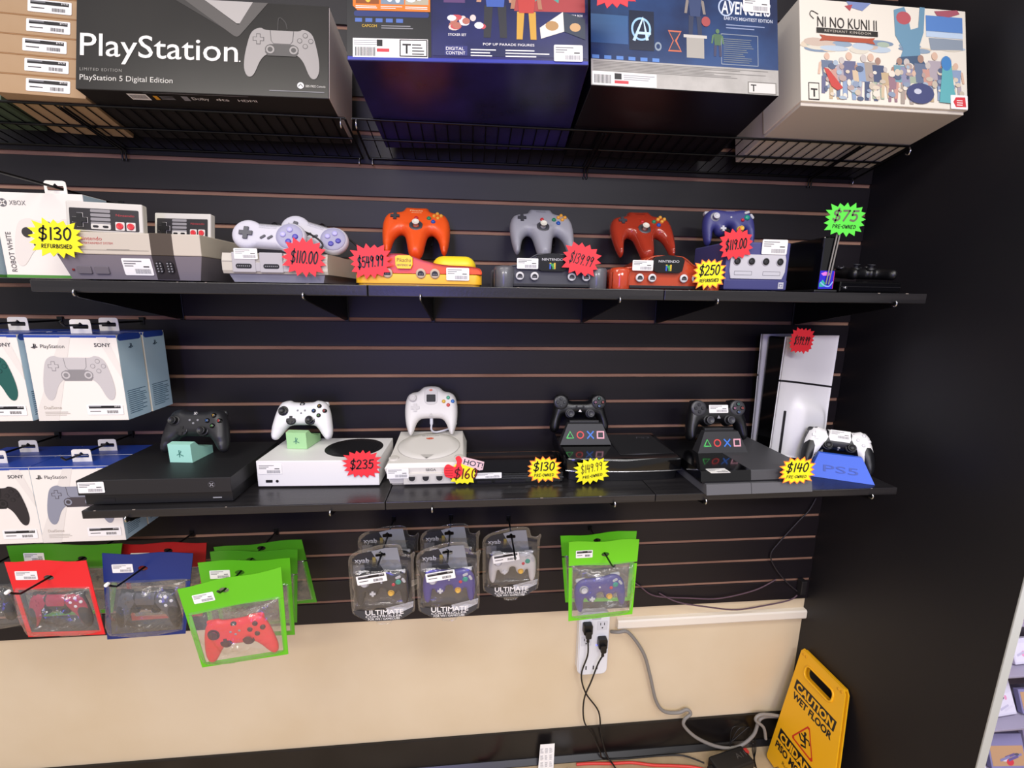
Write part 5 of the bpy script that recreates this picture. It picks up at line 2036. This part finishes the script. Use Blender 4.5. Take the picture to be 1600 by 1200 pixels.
def in_bag(c, y, hdr=.34, u=.5, v=.62):
    tl, tr, br, bl = c
    a = lerp(lerp(tl, tr, u), lerp(bl, br, u), hdr + (1 - hdr) * v)
    return a


LIME, GREEN2 = '#63c01c', '#4a9a1e'
bags = [
    # corners (x, z), depth, hook hole, colour
    ('green4', 'green pouch hung nearest the wall on the green pouch hook', -92, [(-671, -974), (-448, -959), (-421, -1149), (-649, -1156)], (-552, -980.3), GREEN2, 4),
    ('green3', 'green pouch third from the front on the green pouch hook', -150, [(-647, -951), (-437, -955), (-454, -1163), (-644, -1166)], (-552, -978), GREEN2, 3),
    ('green2', 'green pouch hung directly behind the red-pad pouch', -206, [(-644, -944), (-434, -945), (-438, -1154), (-635, -1151)], (-552, -975.7), '#5ab41c', 2),
    ('green1', 'lime green pouch with a bright red pad, frontmost of its hook', -276, [(-650, -964), (-425, -923), (-427, -1148), (-620, -1170)], (-552, -972.8), LIME, 1),
    ('dred', 'dark red pouch hung behind the blue pouch', -100, [(-890, -950), (-682, -953), (-716, -1167), (-892, -1171)], (-778, -972.7), '#b01c20', 6),
    ('blue', 'dark blue pouch with a grey and black pad', -190, [(-862, -924), (-661, -928), (-704, -1147), (-884, -1152)], (-778, -964.3), '#1a2f74', 5),
    ('green5', 'green pouch hung behind the red pouch', -122, [(-1130, -929), (-868, -938), (-917, -1128), (-1120, -1130)], (-965, -973), GREEN2, 8),
    ('red', 'bright red pouch with a dark red pad', -212, [(-1050, -920), (-880, -926), (-868, -1120), (-1034, -1116)], (-965, -964.8), '#e8262c', 7),
    ('grey', 'black pouch with a charcoal pad, furthest from the panel', -165, [(-1262, -950), (-1072, -954), (-1066, -1122), (-1248, -1128)], (-1165, -978.6), '#2a2a2c', 9),
    ('ind2', 'green pouch hung behind the purple-pad pouch', -80, [(256, -986), (480, -975), (474, -1203), (278, -1198)], (364, -1001.8), '#5cc414', 11),
    ('ind1', 'lime green pouch with a purple pad above the power strip', -158, [(262, -959), (456, -957), (452, -1186), (270, -1198)], (364, -997.7), '#6fd01a', 10),
]
for key, lab, y, c, hk, colr, sd in bags:
    bag(lab, y, c, hk, colr, seed=sd, hdr=.30 if key.startswith('ind') else .33 if key != 'red' else .36, puff=38 if key in ('red', 'blue', 'green1', 'grey', 'ind1') else 19, labdark=key.startswith('ind'))


def pouch_pad(key, v=.55):
    k = [b for b in bags if b[0] == key][0]
    x, z = in_bag(k[3], k[2], .36, .5, v)
    return x, k[2], z


x, y, z = pouch_pad('green1')
xbox_pad('bright red pad inside the frontmost lime green pouch', (x + 4, y - 2, z - 50), (90, -7, 0), mat('#e32b30', .4), mat('#4a1214', .4), False, 1.06).scale.z = .5
x, y, z = pouch_pad('blue', .46)
sense_pad('grey and black pad inside the dark blue pouch', (x + 2, y - 2, z - 50), (90, 3, 0), mat('#4c4c52', .45), mat('#1d1d20', .45), .92).scale.z = .5
x, y, z = pouch_pad('red', .44)
sense_pad('dark red pad with a grey centre inside the bright red pouch', (x + 2, y - 2, z - 45), (90, 2, 0), mat('#a03048', .4), mat('#3b3734', .45), .84).scale.z = .5
x, y, z = pouch_pad('grey', .44)
dual_pad('ds4', 'charcoal pad inside the black pouch', (x, y - 2, z - 40), (90, 0, 0), .8).scale.z = .5
x, y, z = pouch_pad('ind1', .47)
cube_pad('purple pad inside the lime green pouch above the power strip', (x, y - 2, z - 48), (90, -8, 0), mat('#463f86', .42), 1.).scale.z = .5
x, y, z = pouch_pad('green3')
xbox_pad('black pad inside the third green pouch', (x, y, z - 46), (90, 0, 0), mat('#1f1f22', .42), mat('#141416', .4), False, .9).scale.z = .5
x, y, z = pouch_pad('green4')
xbox_pad('black pad inside the green pouch nearest the wall', (x + 4, y, z - 38), (90, 0, 0), mat('#202023', .42), mat('#141417', .4), False, .66).scale.z = .5
peg('black peg hook holding the four green pouches', -552, -984, 300, 16)
peg('black peg hook with a white tip holding the blue pouch', -778, -982, 292, 36, True)
peg('black peg hook with a white tip holding the bright red pouch', -965, -984, 300, 36, True)
peg('black peg hook holding the black pouch', -1165, -984, 280, 12)
peg('black peg hook holding the purple-pad pouch', 364, -1006, 236, 16)


# ------------------------------------------------------------------ clear blister packs
def pack(label, loc, body, group='clear blister packs'):
    t = thing('blister_pack', label, 'blister pack', loc, (0, 0, 0), group)
    o = spline([(-34, 214), (0, 222), (40, 222), (50, 212), (54, 196), (70, 192), (80, 200), (82, 192), (78, 168), (78, 46), (70, 30), (44, 14), (20, 8), (14, 0), (-16, 0), (-20, 8), (-44, 14), (-70, 30), (-78, 46), (-80, 150), (-78, 190), (-60, 206)], 3)
    hole = [(x - 2, y + 196) for x, y in ((-13, 0), (-12, 4), (-5, 5), (0, 10), (5, 5), (12, 4), (13, 0), (12, -5), (-12, -5))]
    m = MB()
    m.prism(o, -.5, .5, CLEAR, holes=[hole], M=FRONT)
    rim = [(x, -1.2, z) for x, z in o]
    m.tube(rim + rim[:1], 1.5, CLEAR, 6, cap=False)
    m.build('back_shell', t)
    m = MB()
    ins = spline([(-72, 70), (-64, 56), (64, 56), (72, 70), (72, 150), (72, 172), (54, 180), (-72, 180), (-72, 150)], 3)
    m.pillow(ins, 34, .2, 14, CLEAR, M=Matrix.Translation((0, -2, 0)) @ FRONT, step=9)
    m.build('front_shell', t)
    m = MB()
    card = [(-72, 150), (-72, 186), (-56, 200), (-24, 206), (10, 214), (40, 214), (44, 190), (72, 184), (72, 44), (-72, 44)]
    m.prism(card, .8, 1.3, mat('#26262a', .5), holes=[hole], M=FRONT)
    m.prism([(-24, 206), (10, 214), (40, 214), (44, 190), (50, 150), (6, 150)], 1.4, 1.4, mat('#8b8d92', .5), holes=[hole], M=FRONT)
    m.text('xyab', -66, 176, 13, mat('#c8c8cc', .5), 1.5, width=36, M=FRONT, bold=.01)
    m.rect(-22, -14, 176, 190, mat('#8a7a3a', .5), 1.5, FRONT)
    m.prism(rrect(28, 24, 2, 3, -56, 158), 1.45, 1.45, mat('#6a6a6e', .5), M=FRONT)
    m.build('insert_card', t)
    m = MB()
    arc = [(-76, 46), (-44, 38), (0, 36), (44, 40), (76, 48), (70, 30), (44, 14), (18, 9), (-18, 9), (-44, 14), (-70, 30)]
    m.prism(arc, 1.6, 2.2, mat('#3c3d41', .4), M=FRONT)
    m.prism([(6, 46), (76, 62), (74, 46), (40, 30), (12, 30)], 2.2, 2.3, mat('#b9bbbf', .4), M=FRONT)
    m.text('ULTIMATE', -46, 28, 14, PAPER, 2.6, width=96, M=FRONT, bold=.02)
    m.text('CONTROLLER', -46, 20, 6.5, PAPER, 2.6, width=92, M=FRONT, bold=.01)
    m.text('FOR WII / GAMECUBE', -40, 12.6, 6, PAPER, 2.6, width=80, M=FRONT, bold=.01)
    m.build('printed_band', t)
    return t


def filled(label, x, y, z, pk, colr, w, dark_lab=True):
    t = pack(label, (x, y, z), colr)
    price_label(t, 72, 24, Matrix.Translation((-18, -36.5, 154 if w else 168)) @ Matrix.Rotation(R(-8), 4, 'Y') @ FRONT, dark=True, seed=int(x) + 900)
    cube_pad(pk, (x + 2, y - 14, z + 66), (90, 0, 0), colr, .93).scale.z = .5


filled('clear blister pack hung nearest the wall on the first pack hook', -222, -92, -1152, 'black pad inside the blister pack behind the black-pad pack', mat('#2c2c30', .42), True)
filled('clear blister pack with a black pad, frontmost of the first pack hook', -222, -188, -1150, 'black pad inside the frontmost pack of the first pack hook', mat('#2c2c30', .42), True)
filled('clear blister pack hung behind the purple-pad pack', -56, -92, -1152, 'purple pad inside the pack behind the purple-pad pack', mat('#463f86', .42), True)
filled('clear blister pack with a purple pad', -56, -186, -1152, 'purple pad inside the frontmost blister pack', mat('#463f86', .42), True)
filled('clear blister pack with a silver pad hung alone', 114, -100, -1164, 'silver pad inside the lone blister pack', mat('#c3c1c0', .4), True)
peg('black peg hook holding the two black-pad blister packs', -222, -957, 246, 2)
peg('black peg hook holding the two purple-pad blister packs', -56, -957, 240, 2)
peg('black peg hook holding the lone silver-pad blister pack', 114, -966, 210, -8)

# ------------------------------------------------------------------ power strip, leads and floor things
WPL = mat('#e6e8ea', .4)
t = thing('power_strip', 'white wall power strip with rounded ends and two black plugs', 'power strip', (390, 9, -1512))
m = MB()
m.prism(rrect(98, 226, 20, 6, 0, 113), 0, 26, WPL, M=FRONT, smooth=False)
m.slab(rrect(94, 222, 18, 6, 0, 113), 25, 32, 3, WPL, M=FRONT)
m.build('housing', t)
for x in (-26, 24):
    for z in (182, 128):
        m = MB()
        m.slab(rrect(34, 34, 3, 3, x, z), 31, 33, .6, mat('#d6d8dc', .4), M=FRONT)
        for q in (-6, 6):
            m.rect(x + q - 1.2, x + q + 1.2, z + 1, z + 10, INK, 33.2, FRONT)
        m.prism(ellipse(2.6, 2.6, 12, x, z - 8), 33.2, 33.2, INK, M=FRONT)
        m.build('outlet', t)
m = MB()
for x in (-22, 2, 14):
    m.rect(x - 2, x + 2, 22, 36, INK, 32.4, FRONT)
m.build('usb_port', t)
m = MB()
m.prism(ellipse(2.4, 2.4, 12, 8, 112), 32, 33, mat('#5a62ff', .4, emit=2), M=FRONT)
m.build('indicator_light', t)
m = MB()
m.prism(rrect(30, 9, 3, 3, 4, 208), 32.2, 32.3, mat('#b9bcc0', .4), M=FRONT)
m.build('maker_plate', t)


def plug_lead(label, path, x, z, col, r=2.6, yaw=0):
    t = thing('power_lead', label, 'cord', (x, -24, z))
    m = MB()
    m.prism(rrect(28, 34, 5, 4, 0, 0), 0, 18, BLK, M=FRONT)
    m.prism(rrect(18, 26, 5, 4, 0, -12), 10, 26, BLK, M=FRONT)
    m.lathe([(5, -40), (4, -26), (6, -20)], BLK, Matrix.Translation((0, -18, 0)), 12)
    m.build('plug', t)
    m = MB()
    p = [(a - x, b + 24, c - z) for a, b, c in path]
    m.tube(spline(p, 6, False), r, col, 8)
    m.build('flex', t)
    return t


LEAD = mat('#0e0d0e', .45)
plug_lead('black lead from the upper plug, crossing down the beige wall to the floor', [(364, -42, -1368), (366, -40, -1420), (352, -30, -1500), (372, -20, -1580), (420, -16, -1660), (432, -16, -1740), (445, -22, -1800), (462, -26, FZ + 19), (474, -50, FZ + 16), (498, -120, FZ + 4.5), (510, -190, FZ + 4.5)], 364, -1330, LEAD)
plug_lead('black lead from the lower plug, looping to the black adapter', [(414, -42, -1424), (400, -44, -1450), (384, -36, -1520), (366, -26, -1600), (372, -20, -1690), (404, -20, -1750), (430, -24, -1810), (446, -18, FZ + 12), (510, -18.5, FZ + 5), (580, -19, FZ + 5), (650, -20, FZ + 6), (720, -34, FZ + 16), (776, -70, FZ + 24)], 414, -1384, LEAD)
m = MB()
GC_ = mat('#85817c', .5)
m.tube(spline([(452, 2, -1376), (470, -14, -1366), (505, -14, -1370), (560, -12, -1450), (590, -10, -1540), (618, -10, -1640), (650, -10, -1686), (700, -10, -1696), (730, -12, -1684), (742, -16, -1698), (722, -18, -1716), (722, -20, -1742), (770, -24, -1790), (850, -26, -1832), (920, -28, -1836), (970, -30, -1790), (990, -26, -1730), (1040, -22, -1728), (1090, -22, -1742)], 6, False), 5.5, GC_, 10)
o = m.build('extension_cord')
o.location = W(0, 0, 0)
tag(o, 'thick grey cord from the power strip down the beige wall to the corner', 'cord')
m = MB()
m.tube(spline([(1004, -46, -1790), (992, -44, -1745), (962, -40, -1716), (985, -36, -1700), (1050, -36, -1712), (1108, -38, -1730)], 6, False), 5, GC_, 10)
o = m.build('extension_cord')
o.location = W(0, 0, 0)
tag(o, 'short grey cord loop in the corner behind the yellow sign', 'cord')
m = MB()
RC = mat('#d23a30', .45)
m.tube(spline([(352, -24, FZ + 5), (400, -25, FZ + 5), (470, -31, FZ + 5), (540, -34, FZ + 5), (610, -48, FZ + 5), (680, -56, FZ + 5), (740, -66, FZ + 6), (779, -86, FZ + 14)], 6, False), 4.4, RC, 10)
o = m.build('red_cord')
o.location = W(0, 0, 0)
tag(o, 'red cord along the floor by the black baseboard', 'cord')
m = MB()
m.tube(spline([(22, -20, FZ + 4.6), (56, -24, FZ + 4.6), (96, -60, FZ + 4.6), (104, -120, FZ + 4.6)], 5, False), 4, RC, 10)
m.lathe([(2, 0), (2.4, 14)], mat('#c8a04a', .3, metal=1), Matrix.Translation((20, -20, FZ + 4.6)) @ Matrix.Rotation(R(-100), 4, 'Y'), 10)
o = m.build('red_cord')
o.location = W(0, 0, 0)
tag(o, 'short red cord end with a brass tip on the floor', 'cord')
t = thing('power_adapter', 'black power adapter brick on the floor beside the yellow sign', 'adapter', (868, -74, FZ + .5), (0, 0, 12))
m = MB()
m.box(-70, 70, -30, 30, 0, 36, mat('#151414', .5), 6)
m.box(-88, -66, -12, 12, 10, 26, BLK, 3)
m.build('case', t)
m = MB()
m.text('A11', 20, -6, 18, mat('#4a4846', .5), 36.4, width=40)
m.build('lettering', t)
m = MB()
m.box(62, 78, 2, 18, 24, 36, mat('#b8322c', .5), 2)
m.build('red_plug', t)
m = MB()
for s in (0, 1, 2):
    m.tube(spline([(890, -30 + 4 * s, -1830), (900 + 22 * s, -16, -1770 - 8 * s), (950 + 8 * s, -14, -1776), (985, -18 - 2 * s, -1815), (990 - 6 * s, -26, FZ + 4.5), (950, -70 - 12 * s, FZ + 4.5)], 6, False), 1.5, LEAD, 6)
o = m.build('thin_wire_bundle')
o['kind'] = 'stuff'
o.location = W(0, 0, 0)
tag(o, 'tangle of thin black wires by the black adapter brick', 'wires')
m = MB()
m.prism([(-26, 0), (26, 0), (30, 92), (-18, 92)], 0, .8, PAPER, M=FRONT)
g = random.Random(3)
for a in range(3):
    for b in range(3):
        small_print(m, -18 + a * 15, -7 + a * 15, 14 + b * 24, 32 + b * 24, 5, GREY, FRONT, 1, a * 3 + b)
o = m.build('paper_tag')
o.location, o.rotation_euler = W(246, -32, FZ + .6), (R(-8), 0, 0)
tag(o, 'white printed paper tag standing against the black baseboard', 'tag')
m = MB()
m.add([(-30, -30, .4), (40, -26, .4), (48, 10, .4), (10, 26, 8), (-24, 12, 6)], [(0, 1, 2, 3, 4)], PAPER)
small_print(m, -16, 30, -22, 8, 6, GREY, Matrix(), 1.2, 5)
o = m.build('paper_tag')
o.location = W(312, -62, FZ + .6)
tag(o, 'crumpled white paper tag lying by the red cord', 'tag')
m = MB()
m.prism([(-16, 0), (-16, 20), (-11, 24), (11, 24), (16, 20), (16, 0)], 0, 648, mat('#f0e8d8', .45), M=Matrix(((0, 0, 1, 470), (0, -.75, 0, 8.7), (1, 0, 0, 0), (0, 0, 0, 1))))
o = m.build('cable_raceway')
o.location = W(0, 0, -1346)
tag(o, 'white cable raceway along the beige wall under the slats', 'raceway')
PNK = mat('#5d4550', .6)
for i, (pts, lab) in enumerate((([(470, -3, -1160), (532, -6, -1209), (587, -6, -1248), (700, -6, -1262), (804, -6, -1269), (922, -6, -1246), (994, -4, -1212)], 'thin mauve wire sagging across the lowest slats'),
                               ([(600, -4, -1240), (660, -14, -1268), (760, -16, -1290), (861, -16, -1306), (960, -16, -1296), (1040, -16, -1282), (1070, -12, -1268)], 'lower thin mauve wire sagging to the panel corner'),
                               ([(1092, -4, -930), (1070, -8, -970), (1040, -8, -1005), (985, -8, -1075), (961, -8, -1118), (982, -8, -1165), (1030, -8, -1220), (1075, -6, -1258)], 'dark wire dropping from the lower shelf end to the panel corner'))):
    m = MB()
    m.tube(spline(pts, 6, False), 2.2, PNK if i < 2 else mat('#2a262c', .5), 8)
    o = m.build('hanging_wire')
    o.location = W(0, 0, 0)
    tag(o, lab, 'wire')
m = MB()
m.box(-9, 9, -22, 0, -24, 24, mat('#1c1a1c', .5), 2)
o = m.build('wall_outlet_block')
o.location = W(1082, -1, -1236)
tag(o, 'small black block where the thin wires meet by the panel', 'adapter')

# folded yellow floor sign leaning in the corner
YS = mat('#f2b416', .42)
t = thing('wet_floor_sign', 'yellow wet floor sign leaning against the dark panel', 'sign', (1014, -52, FZ + 6))
ex = (Vector((1104, -212, -1449)) - Vector((1104, -40, -1459))).normalized()          # along the top, left to right
up_ = (Vector((1104, -40, -1459)) - Vector((1014, -52, FZ)))
up_ = (up_ - ex * up_.dot(ex)).normalized()
nz = ex.cross(up_)
Hs = (Vector((1104, -40, -1459)) - Vector((1014, -52, FZ))).length
Ms = Matrix(((ex.x, up_.x, nz.x, 0), (ex.y, up_.y, nz.y, 0), (ex.z, up_.z, nz.z, 0), (0, 0, 0, 1)))
wt, wb = 178, 262


def leaf(z0, z1, flip=1):
    m = MB(Ms)
    o = [(0, 6), (6, 0), (40, 0), (52, 18), (wb - 62, 18), (wb - 50, 0), (wb - 8, 0), (wb - 2, 6), (wt + 2, Hs - 14), (wt - 8, Hs - 2), (8, Hs), (2, Hs - 8)]
    hole = [(x + wt / 2 + 4, y + Hs - 52) for x, y in rrect(108, 36, 14, 5)]
    m.prism(o, z0, z1, YS, holes=[hole])
    return m


leaf(0, 4).build('front_leaf', t)
leaf(-12, -8).build('back_leaf', t)
m = MB(Ms)
rim = [(x + wt / 2 + 4, y + Hs - 52, 4.5) for x, y in rrect(112, 40, 15, 5)]
m.tube(rim + rim[:1], 3.2, YS, 8, cap=False)
m.build('handle_rim', t)
m = MB(Ms)
for x in (14, 26, wt - 22, wt - 10):
    m.cyl(x, Hs - 14, 3, 6, 4, mat('#d89a10', .4), seg=12)
m.tube([(4, Hs - 3, -4), (wt - 6, Hs - 5, -4)], 4, YS, 8)
m.build('hinge', t)
m = MB(Ms)
z = 4.3
cx = wt / 2 + 14
m.rect(cx - 84, cx + 80, Hs - 134, Hs - 100, INK, z)
m.text('CAUTION', cx - 2, Hs - 129, 24, YS, z + .3, width=150, align='C', bold=.045)
m.text('WET FLOOR', cx, Hs - 162, 21, INK, z, width=160, align='C', bold=.04)
y0 = Hs - 258
tri = lambda k: [(cx + 6 + x * k, y0 + 20 + y * k) for x, y in ((-44, -28), (-40, -34), (40, -34), (44, -28), (4, 46), (-4, 46))]
m.prism(tri(1.0), z, z, mat('#cc2a1c', .45), holes=[tri(.84)])
fx, fy = cx + 6, y0 + 14
m.prism(ellipse(5, 5, 16, fx - 4, fy + 24), z, z, INK)
m.ribbon([(fx - 4, fy + 17), (fx + 4, fy)], 8, INK, z)
m.ribbon([(fx + 4, fy), (fx - 12, fy - 4), (fx - 22, fy + 6)], 6, INK, z + .05)
m.ribbon([(fx + 4, fy), (fx + 10, fy - 10), (fx - 6, fy - 17)], 6, INK, z + .1)
m.ribbon([(fx - 2, fy + 12), (fx + 14, fy + 16), (fx + 20, fy + 8)], 4.6, INK, z + .15)
m.ribbon([(fx - 3, fy + 12), (fx - 16, fy + 14)], 4.6, INK, z + .2)
m.rect(cx - 84, cx + 84, y0 - 62, y0 - 26, INK, z)
m.text('CUIDADO', cx, y0 - 57, 25, YS, z + .3, width=154, align='C', bold=.045)
m.text('PISO MOJADO', cx + 2, y0 - 92, 22, INK, z, width=172, align='C', bold=.04)
m.text('Rubbermaid', cx + 4, y0 - 118, 12, INK, z, width=90, align='C')
m.build('lettering', t)

# ------------------------------------------------------------------ goods seen beyond the panel
t = thing('display_rack', 'white tiered rack of game cases beyond the dark panel', 'rack', (1150, -300, FZ + .5))
WR = mat('#8a8498', .45)
m = MB()
for q in range(7):
    zz = 300 + q * 122
    m.box(0, 620, 30 + q * 42 - 130, 30 + q * 42, zz - 6, zz, WR, 1)
m.build('tier', t)
for x in (0, 614):
    m = MB()
    m.box(x, x + 6, -110, 290, 0, 1180, WR, 1)
    m.build('side_frame', t)
CC = ['#c884a8', '#a8a4bc', '#76729a', '#4a465c', '#d09c1c', '#b83040', '#a88464', '#bcb8ca', '#5a4c80', '#9890b0', '#3a3650', '#c4c0d0']
nm = ['pink', 'pale lilac', 'violet', 'slate', 'amber', 'red', 'tan', 'white', 'deep purple', 'lavender', 'charcoal', 'off-white']
g = random.Random(17)
for q in range(7):
    for s in range(5):
        i = (q * 5 + s * 7) % 12
        zz = 300 + q * 122
        where = ('first', 'second', 'third', 'fourth', 'fifth')[s]
        c_ = thing('game_case', f'{nm[i]} game case, {where} from the panel on {("the lowest", "the second", "the third", "the fourth", "the fifth", "the sixth", "the top")[q]} rack tier', 'game case',
                   (1150 + 70 + s * 118, -300 + 30 + q * 42 - 100, FZ + zz + 7.5), (-24, g.uniform(-2, 2), g.uniform(-5, 5)), 'game cases on the white rack')
        m = MB()
        m.box(-52, 52, 0, 14, 0, g.uniform(60, 100), mat(CC[i], .35), 1.5)
        m.build('case', c_)
        m = MB()
        T = front(-.3)
        m.rect(-48, 48, 6, 54, mat(CC[(i + 4) % 12], .3), 0, T)
        for r in range(7):
            a, b = g.uniform(-40, 40), g.uniform(10, 50)
            if r % 2:
                m.prism(ellipse(g.uniform(4, 14), g.uniform(3, 9), 12, a * .8, min(b, 44)), .1 + r * .05, .1 + r * .05, mat(CC[(i + r * 5) % 12], .3), M=T)
            else:
                m.prism([(a * .7 - 14, b * .7), (a * .7 + 16, b * .7 + 9), (a * .7 + 14, b * .7 + 14), (a * .7 - 15, b * .7 + 6)], .1 + r * .05, .1 + r * .05, mat(CC[(i + r * 3) % 12], .3), M=T)
        m.build('cover_print', c_)

# ------------------------------------------------------------------ pieces of parts hang under their part
SUB = {'disc_slot': 'side_plate', 'plate_seam': 'side_plate', 
       'lid_logo': 'disc_lid', 'lid_lettering': 'disc_lid', 'lid_marker': 'disc_lid', 'printed_band': 'insert_card',
       'handle_rim': 'front_leaf', 'lettering': 'front_leaf', 'menu_strip': 'faceplate', 'logo': 'faceplate', 'slot_window': 'slot_frame', 
       'side_print': 'box_body', 'green_edge': 'box_body'}
for o in list(COL.objects):
    if 'category' not in o.keys():
        continue
    parts = {}
    for c in list(o.children):
        parts.setdefault(c.name.split('.')[0], []).append(c)
    for k, p in SUB.items():
        for i, c in enumerate(parts.get(k, ())):
            if p in parts:
                c.parent = parts[p][min(i, len(parts[p]) - 1)]
